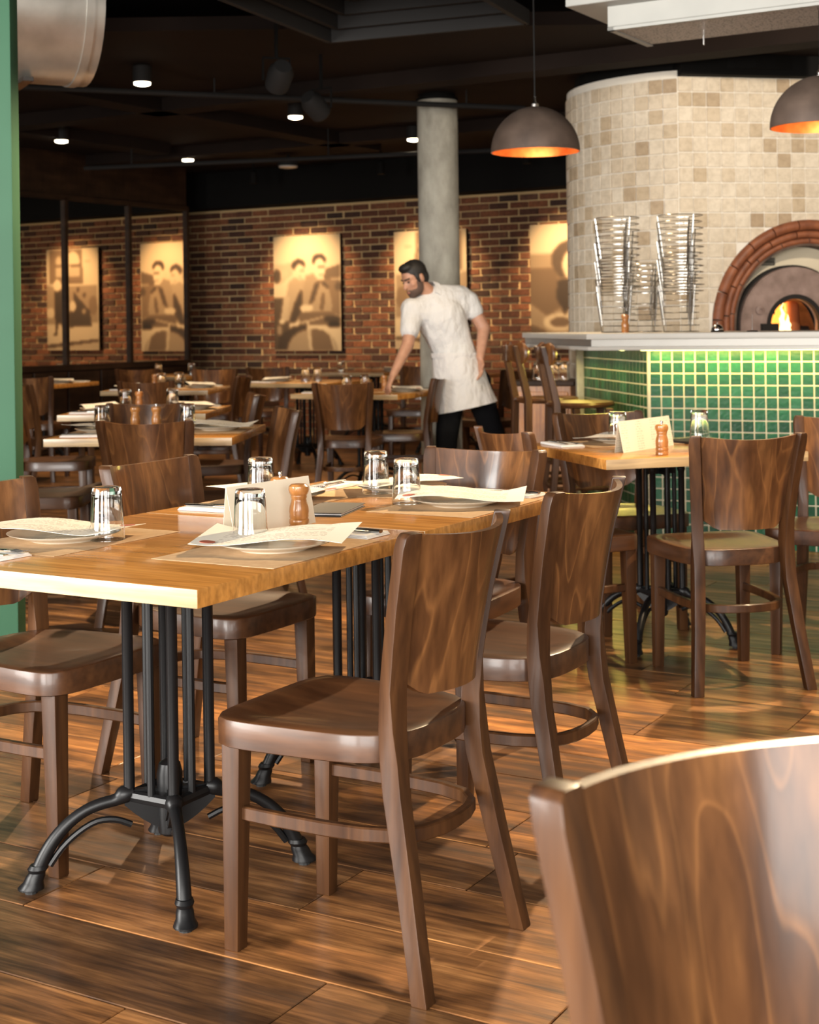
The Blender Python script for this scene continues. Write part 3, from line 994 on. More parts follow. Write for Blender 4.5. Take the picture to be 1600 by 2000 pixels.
# LED strip tucked under the counter edge
led = obj('light_strip', MB().box(tuple(BF * 1.2 - BN * 0.12 + Vector((0, 0, 1.0688))), (2.4, 0.02, 0.003), Matrix.Rotation(atan2(BF.y, BF.x), 4, 'Z')), M['led'], bar, 0, 1, 0)
led2 = obj('light_strip', MB().box(tuple(BL * 0.6 - BLN * 0.14 + Vector((0, 0, 1.0688))), (1.2, 0.02, 0.003), Matrix.Rotation(atan2(BL.y, BL.x), 4, 'Z')), M['led'], bar, 0, 1, 0)
for d, n, ln in ((BF, BN, 1.2), (BL, BLN, 0.6)):
    p = BK + d * ln - n * 0.10 + Vector((0, 0, 1.055))
    l = lamp('under_counter_light', 'AREA', p, p + Vector((0, 0, -1)) + n * 0.9, 7.5 * ln, (1.0, 0.76, 0.15), ln * 2, 0.02)
    l.rotation_euler = (Matrix.Rotation(atan2(d.y, d.x), 3, 'Z') @ Matrix.Rotation(radians(38), 3, 'X')).to_euler()

ctr = thing('bar_counter', 'white bar counter top with steel fascia over green tiles', 'counter', (0, 0, 0))
Q = Vector((0.970, 8.151, 0))


def ctr_poly(inset):
    a = Q + BL * 1.51 + BLN * inset
    b = Q + BLN * inset + BN * inset * 1.2
    c = Q + BF * 3.2 + BN * inset
    d = Q + BF * 3.2 + BN * 0.85
    e = Q + BF * 0.75 + BN * 0.85
    g = Q + BL * 1.51 + BLN * 0.62
    return [(v.x, v.y) for v in (a, b, c, d, e, g)]


obj('top_slab', MB().poly(ctr_poly(0.0), 1.131, 1.163), M['counter_top'], ctr, 0.004, 2, 30)
obj('fascia', MB().poly(ctr_poly(0.02), 1.092, 1.131), M['counter_metal'], ctr, 0, 1, 0)
obj('lower_edge', MB().poly(ctr_poly(0.005), 1.0705, 1.092), M['counter_top'], ctr, 0.003, 1, 30)

# ---- chrome wire pizza stands nested in stacks on the counter
def stand_mesh():
    mb = MB()
    N = 28
    for R, z in ((0.128, 0.235), (0.098, 0.003)):
        mb.tube([(R * cos(2 * pi * k / N), R * sin(2 * pi * k / N), z) for k in range(N)], 0.0028, 5, closed=True)
    for k in range(3):
        a = pi / 6 + k * 2 * pi / 3
        for da in (0.0,):
            mb.tube([(0.098 * cos(a + da), 0.098 * sin(a + da), 0.003), (0.128 * cos(a + da), 0.128 * sin(a + da), 0.235)], 0.0032, 5)
    return mesh_of(mb, 'wire_stand')


SM = stand_mesh()
ORD = ['first', 'second', 'third', 'fourth', 'fifth', 'sixth', 'seventh', 'eighth', 'ninth', 'tenth', 'eleventh', 'twelfth', 'thirteenth']
for (x, y, n, pitch, lab) in ((1.22, 8.66, 13, 0.036, 'chrome wire pizza stand in the left tall stack on the counter'),
                              (1.56, 8.52, 13, 0.036, 'chrome wire pizza stand in the right tall stack on the counter'),
                              (1.40, 8.83, 6, 0.033, 'chrome wire pizza stand in the short middle stack on the counter')):
    for k in range(n):
        o = link('wire_pizza_stand', SM, M['chrome_wire'], None,
                 (x + 0.004 * sin(k * 2.1), y + 0.004 * cos(k * 1.3), 1.163 + k * pitch), 0.16 * sin(k * 1.7) + 0.3)
        stack = lab.split(' in ')[1]
        place = 'topmost' if k == n - 1 else ORD[k] + ' from the bottom'
        tag(o, 'chrome wire pizza stand, ' + place + ' in ' + stack, 'wire stand', 'nested chrome wire stands in ' + stack)


# ---- bar stools
def make_stool():
    t = thing('bar_stool', 'dark wooden bar stool with curved back, nearer of the two at the bar', 'bar stool', group='stools at the bar end')
    N = 28
    mb = MB()
    prof = [(0.17, 0.735), (0.195, 0.742), (0.2, 0.755), (0.192, 0.768), (0.15, 0.768), (0.09, 0.760), (0.01, 0.758)]
    mb.lathe(prof, N)
    obj('seat', mb, M['seat_wood'], t)
    for sx in (-1, 1):
        obj('leg', MB().loft([[(sx * x + dx * w, y + dy * w, z) for dx, dy in ((-1, -1), (1, -1), (1, 1), (-1, 1))]
                              for x, y, z, w in ((0.19, 0.19, 0, 0.017), (0.14, 0.14, 0.735, 0.021))]), M['chair_wood'], t, 0.004, 1, 30)
        obj('back_post', MB().loft([[(sx * x + dx * w, y + dy * w, z) for dx, dy in ((-1, -1), (1, -1), (1, 1), (-1, 1))]
                                    for x, y, z, w in ((0.19, -0.22, 0, 0.017), (0.15, -0.165, 0.5, 0.021), (0.14, -0.16, 0.76, 0.022), (0.13, -0.2, 0.95, 0.019), (0.125, -0.235, 1.09, 0.016))]), M['chair_wood'], t, 0.004, 1, 30)
    mb = MB()
    rings = []
    for i in range(17):
        u = -1 + i / 8
        a = u * 0.75
        hh = 0.045 + 0.035 * abs(u) ** 1.5
        if abs(u) > 0.85:
            hh *= 0.72 if abs(u) < 0.95 else 0.3
        cx, cy = 0.26 * sin(a), -0.235 + 0.26 * (1 - cos(a)) - 0.0
        nx, ny = sin(a), -cos(a)
        zc = 1.045
        rings.append([(cx + nx * th, cy + ny * th, zc + h) for th, h in ((-0.011, -hh), (0.011, -hh), (0.013, 0), (0.011, hh), (-0.011, hh), (-0.013, 0))])
    mb.loft(rings)
    obj('back_rail', mb, M['panel_wood'], t, 0.003, 1, 50)
    for z, q in ((0.28, 0.165), (0.42, 0.155)):
        mb = MB()
        mb.tube([(q * x, q * y - 0.01, z) for x, y in ((1, 1), (1.02, 0), (1, -1), (0, -1.12), (-1, -1), (-1.02, 0), (-1, 1), (0, 1.05))], 0.012, 8, closed=True)
        obj('foot_rail', mb, M['chair_wood'], t)
    return t


stool = make_stool()
stool.location = (0.985, 8.62, 0)
stool.rotation_euler = (0, 0, atan2(BLN.y, BLN.x) - pi / 2 - 0.1)
dup(stool, (0.84, 9.17, 0), atan2(BLN.y, BLN.x) - pi / 2 + 0.05, 'dark wooden bar stool with curved back, farther of the two at the bar')

# ---- pendant domes
def pendant(loc, R, label):
    t = thing('pendant_lamp', label, 'lamp', loc, 0, 'dome pendants over the bar')
    N = 40
    outp = [(R * cos(radians(a)), R * 1.02 * sin(radians(a))) for a in range(0, 90, 6)] + [(0.012, R * 1.02)]
    mb = MB()
    mb.loft([[(r * cos(2 * pi * k / N), r * sin(2 * pi * k / N), z) for k in range(N)] for r, z in outp], False)
    mb.add([(0, 0, R * 1.02)], [])
    obj('shade', mb, M['dome'], t)
    q = 0.972
    inp = [(R, 0)] + [(R * q * cos(radians(a)), R * q * 1.02 * sin(radians(a)) - 0.001) for a in range(0, 90, 6)] + [(0.01, R * q * 1.02)]
    mb = MB()
    mb.loft([[(r * cos(2 * pi * k / N), r * sin(2 * pi * k / N), z) for k in range(N)] for r, z in inp], False)
    obj('copper_lining', mb, M['copper'], t)
    obj('cap', MB().lathe([(0.018, R * 1.0), (0.018, R * 1.08), (0.008, R * 1.14), (0.006, R * 1.25)], 12), M['steel'], t)
    obj('cord', MB().tube([(0, 0, R * 1.2), (0, 0, CZ - loc[2])], 0.004, 6), M['dark_fin'], t)
    obj('bulb', MB().lathe([(0.012, 0.15), (0.02, 0.13), (0.034, 0.09), (0.03, 0.06), (0.012, 0.048)], 16), M['lamp_face'], t)
    p = Vector(loc) + Vector((0, 0, 0.04))
    lamp('pendant_light', 'POINT', p, p - Vector((0, 0, 1)), 1.1, (1.0, 0.55, 0.25), 0.03)
    return t


pendant((0.645, 7.46, 2.085), 0.224, 'brown dome pendant with copper lining hanging near the column')
pendant((1.85, 6.63, 2.085), 0.224, 'brown dome pendant with copper lining at the right edge before the oven')

# ---- extraction hood hanging at the upper right, aligned with the floor grid
HA = Vector((0.858, -0.513, 0))
HN = Vector((0.513, 0.858, 0))
hood = thing('extraction_hood', 'pale metal ventilation hood with perforated underside at upper right', 'hood', (0.953, 7.001, 0), atan2(HA.y, HA.x))
obj('casing', MB().box((0.58, 0.25, 2.665), (1.16, 0.5, 0.10)), M['hood'], hood, 0.003, 1, 30)
obj('grille', MB().box((0.58, 0.25, 2.612), (1.11, 0.45, 0.012)), M['grille'], hood)
obj('rim', MB().box((0.58, 0.015, 2.607), (1.16, 0.03, 0.014)), M['hood'], hood)
obj('rim', MB().box((0.015, 0.25, 2.607), (0.03, 0.5, 0.014)), M['hood'], hood)
obj('upper_casing', MB().box((0.58, 0.30, 2.775), (1.5, 0.8, 0.12)), M['hood'], hood, 0.003, 1, 30)
obj('duct_neck', MB().box((0.5, 0.30, 3.07), (1.3, 0.5, 0.46)), M['hood'], hood, 0.003, 1, 30)
obj('pull_chain', MB().tube([(0.33, 0.40, 2.61), (0.33, 0.40, 2.56)], 0.004, 6), M['steel'], hood)

# ---- round galvanised duct, upper left
duct = thing('ventilation_duct', 'round galvanised ventilation duct at the upper left', 'duct', (-1.69, 7.3, 2.80), radians(27))
N = 36
obj('shell', MB().loft([[(x, 0.37 * cos(2 * pi * k / N), 0.37 * sin(2 * pi * k / N)) for k in range(N)] for x in (-3.4, -2.2, -1.0, 0.12)], True), M['galvanised'], duct)
for x in (-2.2, -1.0, 0.05):
    obj('seam_band', MB().loft([[(x + d, r * cos(2 * pi * k / N), r * sin(2 * pi * k / N)) for k in range(N)] for d, r in ((-0.02, 0.366), (-0.02, 0.377), (0.02, 0.377), (0.02, 0.366))], False), M['galvanised'], duct)
obj('hanger', MB().box((-0.2, 0, -0.375), (0.05, 0.3, 0.02)), M['steel'], duct)

# ---- black stepped ceiling diffuser, top centre
dif = thing('ceiling_diffuser', 'black stepped louvre diffuser on the ceiling at top centre', 'vent', (-0.12, 7.3, 0), GA + radians(8))
for k in range(5):
    w, d, z = 1.12 - 0.15 * k, 1.2 - 0.15 * k, 2.80 + 0.055 * k
    mb = MB()
    for sy in (-1, 1):
        mb.box((0, sy * d / 2, z), (w, 0.03, 0.075))
    for sx in (-1, 1):
        mb.box((sx * w / 2, 0, z), (0.03, d, 0.075))
    obj('louvre_frame', mb, M['dark_fin'], dif)
for k in range(6):
    obj('fin', MB().box((-0.4 + 0.16 * k, -0.05, 3.02), (0.08, 1.0, 0.02)), M['dark_fin'], dif)
obj('plenum', MB().box((0, 0, 3.17), (1.3, 1.35, 0.24)), M['black'], dif)

# ---- ceiling downlights
SPOTS = [((-1.638, 9.217), 'lit ceiling downlight nearest the round duct', 1), ((-0.809, 10.802), 'lit ceiling downlight left of the column, second from it', 1),
         ((-2.792, 11.995), 'lit ceiling downlight near the green post', 1), ((-1.991, 13.479), 'lit ceiling downlight above the mirror', 1),
         ((0.055, 12.216), 'lit ceiling downlight right beside the column', 1), ((-1.136, 14.161), 'unlit pale ceiling disc above the scooter canvas', 0)]
for (x, y), lab, on in SPOTS:
    t = thing('downlight', lab, 'ceiling light', (x * 1.072, y * 1.072, 2.86), 0, 'ceiling downlights')
    rr = 0.062 if on else 0.11
    obj('housing', MB().lathe([(rr * 0.9, 0.008), (rr, 0.0), (rr, 0.11 if on else 0.05), (0.03, 0.12 if on else 0.07), (0.012, 0.12)], 20), M['dark_fin'], t)
    obj('lens', MB().lathe([(rr * 0.88, 0.006), (rr * 0.88, -0.012), (rr * 0.5, -0.02), (0.005, -0.022)], 20), M['lamp_face' if on else 'lamp_off'], t)
    if on:
        lamp('downlight_beam', 'SPOT', (x * 1.072, y * 1.072, 2.82), (x * 1.072, y * 1.072, 0), 50, WARM, 0.05, spot=85, blend=0.8)
for (s0, wd, z0, z1), e in zip(POST, (210, 210, 210)):
    p = PWL + WA * (s0 + wd / 2) - WN * 1.05 + Vector((0, 0, 2.72))
    q = PWL + WA * (s0 + wd / 2) + Vector((0, 0, 1.55))
    t = thing('picture_spotlight', {0: 'small black spotlight aimed at the scooter canvas', 1: 'small black spotlight aimed at the shopfront canvas', 2: 'small black spotlight aimed at the canvas of the woman'}[POST.index((s0, wd, z0, z1))], 'spotlight', tuple(p), 0)
    obj('can', MB().lathe([(0.03, 0.02), (0.042, 0.02), (0.042, 0.14), (0.02, 0.16)], 14), M['black'], t)
    obj('stem', MB().tube([(0, 0, 0.15), (0, 0, CZ2 - p.z)], 0.01, 6), M['black'], t)
    lamp('picture_beam', 'SPOT', p, q, e, (1.0, 0.68, 0.36), 0.03, spot=64, blend=0.9)
for k, (x, y, z, a) in enumerate(((-0.75, 8.6, 2.62, 20), (-0.55, 9.6, 2.6, -35))):
    t = thing('stage_spotlight', ['dark track spotlight hanging nearer the ceiling diffuser', 'dark track spotlight with pale head before the column'][k], 'spotlight', (x, y, z), radians(a))
    obj('head', MB().lathe([(0.05, -0.02), (0.07, 0), (0.075, 0.12), (0.05, 0.17)], 16), M['dark_fin'], t).rotation_euler = (1.0, 0, 0)
    obj('yoke', MB().tube([(-0.08, 0, 0.03), (-0.08, 0, 0.16), (0.08, 0, 0.16), (0.08, 0, 0.03)], 0.008, 6), M['black'], t)
    obj('stem', MB().tube([(0, 0, 0.16), (0, 0, (CZ2 if y > 8.75 else CZ) - z)], 0.012, 6), M['black'], t)
for k, (p0, p1) in enumerate((((-3.6, 9.6, 2.86), (0.9, 11.3, 2.86)), ((-3.0, 13.8, 2.72), (1.6, 12.6, 2.72)))):
    o = obj('ceiling_conduit', MB().tube([p0, p1], 0.02, 8), M['dark_fin'])
    tag(o, ['thin dark pipe crossing the ceiling beyond the diffuser', 'pale conduit below the ceiling in front of the brick wall'][k], 'pipe')
    for q in (0.1, 0.5, 0.9):
        v = Vector(p0).lerp(Vector(p1), q)
        obj('hanger_rod', MB().tube([v, (v.x, v.y, CZ2)], 0.006, 6), M['dark_fin'], o)

# ================================================================== FURNITURE
# ---- the dining chair: origin on the floor under the seat, faces +y
def sq(x, y, z, hx, hy):
    return [(x - hx, y - hy, z), (x + hx, y - hy, z), (x + hx, y + hy, z), (x - hx, y + hy, z)]


def post_xy(z):
    """centre line of a rear post: (x, y)"""
    P = [(0.0, 0.199, -0.262), (0.20, 0.177, -0.222), (0.36, 0.163, -0.190), (0.46, 0.158, -0.180), (0.56, 0.160, -0.184), (0.70, 0.173, -0.208), (0.85, 0.189, -0.240)]
    for a, b in zip(P, P[1:]):
        if z <= b[0]:
            q = (z - a[0]) / (b[0] - a[0])
            return a[1] + (b[1] - a[1]) * q, a[2] + (b[2] - a[2]) * q
    return P[-1][1:]


def seat_ring(z, inset, drop=0.0, N=48):
    r = []
    for k in range(N):
        th = 2 * pi * k / N
        cx, cy = cos(th), sin(th)
        ex = 6.0 if cy > 0 else 3.4
        rr = (abs(cx) ** ex + abs(cy) ** ex) ** (-1 / ex)
        x, y = cx * rr, cy * rr
        hw = 0.200 + 0.016 * y
        r.append((x * (hw - inset), 0.012 + y * (0.212 - inset), z))
    return r


def make_chair():
    t = thing('dining_chair', 'chair', 'chair')
    mb = MB()
    rings = [seat_ring(0.410, 0.003), seat_ring(0.412, 0.0005), seat_ring(0.4605, 0.0), seat_ring(0.4635, 0.0015), seat_ring(0.465, 0.005), seat_ring(0.465, 0.03),
             seat_ring(0.462, 0.055), seat_ring(0.456, 0.085), seat_ring(0.453, 0.13), seat_ring(0.452, 0.19)]
    mb.loft(rings)
    obj('seat', mb, M['seat_wood'], t, smooth=38)
    for sx in (-1, 1):
        mb = MB()
        mb.loft([sq(sx * 0.163, 0.186, 0.0, 0.0165, 0.0165), sq(sx * 0.161, 0.179, 0.41, 0.0215, 0.0215)])
        leg = obj('leg', mb, M['chair_wood'], t, 0.003, 2, 30)
        obj('glide', MB().lathe([(0.011, 0.0), (0.012, 0.006), (0.012, 0.012)], 10, (sx * 0.163, 0.186, -0.002)), M['rubber'], leg)
        mb = MB()
        zs = [0.0, 0.1, 0.2, 0.28, 0.36, 0.42, 0.48, 0.55, 0.62, 0.70, 0.77, 0.82, 0.842, 0.85]
        rr = []
        for z in zs:
            x, y = post_xy(z)
            w = 0.0175 + 0.002 * min(1, z / 0.3)
            d = 0.0165 + 0.004 * max(0, 1 - abs(z - 0.42) / 0.3)
            e = max(0.0, (z - 0.83) / 0.02)
            ro = w * (1 - 0.55 * e * e)
            ta = sx * radians(26) * min(1.0, max(0.0, (z - 0.40) / 0.15))
            pts = [(-w, -d), (ro, -d), (ro, d), (-w, d)]
            rr.append([(sx * x + sx * qx * cos(ta) - qy * sin(ta), y + sx * qx * sin(ta) + qy * cos(ta), z) for qx, qy in pts])
        mb.loft(rr)
        obj('rear_leg', mb, M['chair_wood'], t, 0.003, 2, 40)
    # bent plywood back between the posts, bowed backwards
    NXP, zs = 20, [0.535, 0.545, 0.60, 0.66, 0.72, 0.78, 0.835, 0.846]
    rings = []
    for i in range(NXP + 1):
        u = -1 + 2 * i / NXP
        ring = []
        F, Bk = [], []
        for z in zs:
            px_, py_ = post_xy(z)
            w = px_ - 0.0195
            zz = z
            if z < 0.55:
                zz = z + 0.03 * max(0, abs(u) - 0.75) / 0.25
            if z > 0.80:
                zz = z - 0.010 * (1 - u * u)
            bow = 0.060 * (1 - u * u)
            th = 0.0075
            F.append((u * w, py_ - bow + th, zz))
            Bk.append((u * w, py_ - bow - th, zz))
        rings.append(F + Bk[::-1])
    obj('backrest', MB().loft(rings), M['panel_wood'], t, smooth=40)
    # bent hoop stretcher
    pts = []
    zh = 0.272
    for x, y in ((-0.160, 0.178), (-0.164, 0.08), (-0.163, -0.03), (-0.155, -0.11), (-0.135, -0.172), (-0.095, -0.208), (-0.05, -0.222), (0, -0.226)):
        pts.append((x, y, zh))
    pts += [(-x, y, z) for x, y, z in reversed(pts[:-1])]
    rings = []
    for i, p in enumerate(pts):
        tg = Vector(pts[min(i + 1, len(pts) - 1)]) - Vector(pts[max(i - 1, 0)])
        tg.normalize()
        nx = Vector((-tg.y, tg.x, 0))
        rings.append([tuple(Vector(p) + nx * a + Vector((0, 0, b))) for a, b in ((-0.009, -0.014), (0.009, -0.014), (0.009, 0.014), (-0.009, 0.014))])
    obj('hoop_stretcher', MB().loft(rings), M['chair_wood'], t, 0.003, 1, 40)
    return t


A_, B_ = (AX.x, AX.y), (BX.x, BX.y)
neg = lambda v: (-v[0], -v[1])
CH = [  # (origin, facing, label)
    ((-0.118, 2.985), neg(A_), 'brown wooden dining chair nearest the camera, back to us, at the front set table'),
    ((0.206, 3.600), neg(A_), 'brown wooden dining chair second along the right side of the joined front tables'),
    ((0.100, 4.310), neg(B_), 'dining chair with white window glare on its back, far end of the joined tables'),
    ((-0.545, 4.150), A_, 'dining chair behind the joined tables with its back next to the two napkins'),
    ((-0.885, 3.575), A_, 'dining chair cut by the left edge beside the front set table'),
    ((0.385, 1.080), (0.42, -0.9075), 'large blurred wooden chair back in the lower right foreground'),
    ((1.067, 5.145), (-0.2, 0.98), 'dining chair with bold wavy grain, back to us, at the right table by the bar'),
    ((1.565, 5.53), (-0.5, -0.866), 'dining chair cut by the right edge beyond the right table'),
    ((0.86, 6.04), (0.284, -0.959), 'dining chair on the bar side of the right table, facing us'),
    ((0.545, 5.42), (0.909, 0.416), 'dining chair tucked into the left side of the right table'),
    ((-1.065, 6.34), (0.12, 0.99), 'dining chair with its back to us before the middle left table'),
    ((-1.38, 7.31), (-0.12, -0.99), 'dining chair facing us behind the middle left table, two glasses before it'),
    ((-0.80, 6.80), (-0.95, -0.30), 'dining chair seen edge on at the right of the middle left table'),
    ((-1.12, 8.36), (-0.97, -0.2), 'dark dining chair at the right of the second left table'),
    ((-1.53, 11.5), (-0.98, 0.1), 'dark dining chair at the right of the third left table'),
    ((-1.78, 13.27), (0.0, -1.0), 'dark dining chair before the brick wall corner by the mirror'),
    ((-1.88, 10.85), (0.05, 1.0), 'dark dining chair with its back to us before the third left table'),
    ((-2.10, 8.75), (0.99, 0.1), 'dining chair with shiny seat at the left of the second left table'),
    ((-1.74, 6.95), (1.0, 0.05), 'dining chair half behind the green post by the middle left table'),
    ((-2.48, 10.5), (0.9, 0.4), 'dark dining chair left of the third left table'),
    ((-3.05, 12.2), (0.1, 1.0), 'dark dining chair in the far left corner below the mirror'),
    ((-2.55, 14.1), (0.0, 1.0), 'dark dining chair with its back to us below the mirrored scooter canvas'),
    ((-0.42, 10.06), (0.12, 0.99), 'dining chair with its back to us at the table the waiter reaches for'),
    ((-0.06, 10.56), (-0.995, 0.08), 'dining chair in front of the waiter, seen from the side'),
    ((0.03, 13.40), (-0.3, -0.95), 'dark dining chair behind the reaching arm of the waiter'),
    ((0.68, 11.78), (-0.8, -0.6), 'dark dining chair between the waiter and the bar stools'),
    ((-1.25, 13.55), (0.3, -0.95), 'dark dining chair below the scooter canvas by the far tables'),
]
chair0 = make_chair()
for i, ((x, y), (fx, fy), lab) in enumerate(CH):
    rz = atan2(fy, fx) - pi / 2
    if i == 0:
        chair0.location = (x, y, 0)
        chair0.rotation_euler = (0, 0, rz)
        tag(chair0, lab, 'chair', 'wooden dining chairs')
    else:
        dup(chair0, (x, y, 0), rz, lab, 'wooden dining chairs')

# ---- pedestal tables
TH = 0.745


def spline(pts, n=4):
    P = [Vector(p) for p in pts]
    P = [P[0] * 2 - P[1]] + P + [P[-1] * 2 - P[-2]]
    out = []
    for i in range(1, len(P) - 2):
        a, b, c, d = P[i - 1:i + 3]
        for k in range(n):
            t = k / n
            out.append(0.5 * ((2 * b) + (c - a) * t + (2 * a - 5 * b + 4 * c - d) * t * t + (3 * b - a - 3 * c + d) * t ** 3))
    out.append(P[-2])
    return out


def make_table(T):
    t = thing('pedestal_table', 'table', 'table', group='cafe tables')
    obj('table_top', MB().box((0, 0, TH - 0.018), (T, T, 0.036)), M['table_wood'], t, 0.0025, 2, 30)
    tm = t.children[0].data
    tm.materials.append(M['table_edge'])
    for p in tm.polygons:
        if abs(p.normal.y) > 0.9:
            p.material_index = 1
    corner = [radians(45 + 90 * k) for k in range(4)]
    mb = MB()
    for a in corner:
        mb.tube([(0, 0, 0.698), (0.27 * cos(a), 0.27 * sin(a), 0.70)], 0.014, 8, sx=1.4, sy=0.7)
    mb.box((0, 0, 0.690), (0.15, 0.15, 0.022))
    mb.box((0, 0, 0.668), (0.125, 0.018, 0.05))
    mb.box((0, 0, 0.668), (0.018, 0.125, 0.05))
    obj('top_spider', mb, M['iron'], t)
    RC = 0.089
    for a in corner:
        x, y = RC * cos(a), RC * sin(a)
        obj('column_rod', MB().lathe([(0.0125, 0.2), (0.0125, 0.655), (0.016, 0.66), (0.0165, 0.668), (0.013, 0.673), (0.019, 0.682), (0.021, 0.709)], 12, (x, y, 0)), M['iron'], t)
    for k in range(4):
        a = radians(90 * k)
        x, y = RC * 0.707 * cos(a), RC * 0.707 * sin(a)
        obj('column_rod', MB().lathe([(0.0088, 0.2), (0.0088, 0.70)], 10, (x, y, 0)), M['iron'], t)
    mb = MB()
    mb.lathe([(0.018, 0.098), (0.026, 0.105), (0.029, 0.14), (0.029, 0.235), (0.024, 0.258), (0.008, 0.268)], 16)
    for k in range(2):
        m = Matrix.Rotation(radians(45 + 90 * k), 4, 'Z')
        up = [(-0.1 + 0.02 * q, 0.206) for q in range(11)]
        lo = [(-0.1 + 0.02 * q, 0.112 + 0.062 * abs(-1 + 0.2 * q) ** 1.6) for q in range(11)]
        for hw, ins in ((0.009, 0.0), (0.013, 0.016)):
            a_p = [(x * (1 - ins * 4), y, z - ins * 0.4) for x, z in up for y in (-hw,)] + [(x * (1 - ins * 4), -hw, z + ins) for x, z in reversed(lo)]
            b_p = [(x, hw, z) for x, y, z in a_p]
            mb.loft([[m @ Vector(q) for q in a_p], [m @ Vector(q) for q in b_p]])
    for k in range(4):
        a, b = corner[k], corner[(k + 1) % 4]
        p, q = Vector((RC * cos(a), RC * sin(a), 0.192)), Vector((RC * cos(b), RC * sin(b), 0.192))
        mb.tube([p, q], 0.012, 8, sx=0.9, sy=1.1)
    obj('hub', mb, M['iron'], t)
    for a in corner:
        d = Vector((cos(a), sin(a), 0))
        prof = [(0.080, 0.20), (0.10, 0.196), (0.118, 0.186), (0.15, 0.180), (0.185, 0.168), (0.22, 0.145), (0.25, 0.114), (0.272, 0.080), (0.286, 0.05)]
        mb = MB()
        sp3 = spline([d * r + Vector((0, 0, z)) for r, z in prof], 3)
        rad = [q.x for q in spline([(v, 0, 0) for v in (0.016, 0.02, 0.014, 0.0135, 0.013, 0.0135, 0.0145, 0.0155, 0.016)], 3)]
        mb.tube(sp3, rad, 12)
        leg = obj('leg', mb, M['iron'], t)
        prof2 = [(0.085, 0.128), (0.12, 0.142), (0.16, 0.142), (0.20, 0.122), (0.235, 0.092), (0.262, 0.056)]
        obj('lower_rib', MB().tube(spline([d * r + Vector((0, 0, z)) for r, z in prof2], 3), 0.0075, 8), M['iron'], leg)
        mb = MB()
        n = Vector((-d.y, d.x, 0))
        secs = [(0.285, 0.060, 0.021), (0.288, 0.052, 0.024), (0.290, 0.044, 0.019), (0.293, 0.036, 0.022), (0.298, 0.024, 0.023), (0.303, 0.013, 0.030), (0.303, 0.009, 0.030)]
        mb.loft([[d * (r + w * 0.95 * cos(2 * pi * k / 12)) + n * (w * 0.85 * sin(2 * pi * k / 12)) + Vector((0, 0, z)) for k in range(12)] for r, z, w in secs])
        obj('hoof_foot', mb, M['iron'], leg)
        obj('glide', MB().lathe([(0.014, 0), (0.014, 0.012)], 10, (d.x * 0.303, d.y * 0.303, 0)), M['rubber'], leg)
    return t


T1C = Vector((-0.5505, 3.319, 0))
T2C = T1C + BX * 0.85
TABLES = [
    (tuple(T1C), GA, 'golden topped pedestal table in front, its pale front edge towards us'),
    (tuple(T2C), GA, 'golden topped table pushed against the far side of the front table'),
    ((0.953, 5.699, 0), radians(16.5), 'golden topped table at the right beside the green bar'),
    ((-1.172, 6.95, 0), radians(-4.5), 'set table in the middle left beyond the shiny chair back'),
    ((-1.55, 8.76, 0), radians(-3), 'second set table back on the left side'),
    ((-1.94, 11.85, 0), radians(-5), 'third set table back on the left side'),
    ((-3.40, 13.38, 0), radians(-20), 'far left table cut by the green post'),
    ((-2.35, 15.1, 0), radians(-30), 'far table in front of the mirror corner'),
    ((-0.294, 10.77, 0), radians(-25), 'table the waiter is reaching across'),
    ((-0.90, 12.9, 0), radians(-25), 'far table with two glasses left of the waiter'),
    ((-0.42, 15.42, 0), radians(-30), 'farthest table against the brick wall under the shopfront canvas'),
    ((0.35, 14.2, 0), radians(-30), 'far table hidden behind the column'),
]
table0 = make_table(0.845)
for i, (p, rz, lab) in enumerate(TABLES):
    if i == 0:
        table0.location = p
        table0.rotation_euler = (0, 0, rz)
        tag(table0, lab, 'table', 'pedestal dining tables')
    else:
        r = dup(table0, p, rz, lab, 'pedestal dining tables')
        if i == 2:
            r.scale = (0.95, 0.95, 1)

# ================================================================== TABLEWARE
def sheet_mesh(name, w, h, fn, nx=14, ny=10, th=0.0007):
    mb = MB()
    top = [(w * (i / nx - 0.5), h * (j / ny - 0.5), fn(i / nx - 0.5, j / ny - 0.5)) for j in range(ny + 1) for i in range(nx + 1)]
    bot = [(x, y, z - th) for x, y, z in top]
    n = len(top)
    f = []
    for j in range(ny):
        for i in range(nx):
            a = j * (nx + 1) + i
            q = (a, a + 1, a + nx + 2, a + nx + 1)
            f += [q, tuple(n + v for v in reversed(q))]
    rim = [i for i in range(nx + 1)] + [(j + 1) * (nx + 1) - 1 for j in range(1, ny + 1)] + [ny * (nx + 1) + i for i in range(nx - 1, -1, -1)] + [j * (nx + 1) for j in range(ny - 1, 0, -1)]
    for k in range(len(rim)):
        a, b = rim[k], rim[(k + 1) % len(rim)]
        f.append((a, n + a, n + b, b))
    mb.add(top + bot, f)
    return mesh_of(mb, name, 0, 1, 60)


MAT_ME = sheet_mesh('placemat', 0.42, 0.31, lambda u, v: 0.0012)
PLATE_ME = mesh_of(MB().lathe([(0.075, 0.0), (0.078, 0.003), (0.105, 0.010), (0.128, 0.0175), (0.130, 0.0192), (0.126, 0.0192), (0.100, 0.0125), (0.078, 0.0065), (0.005, 0.006)], 40), 'plate')
def menu_z(u, v, p):
    return 0.0315 + 0.008 * sin(5.5 * u + p) + 0.010 * max(0, abs(u) - 0.28) * 6 * (0.5 + v) + 0.003 * v


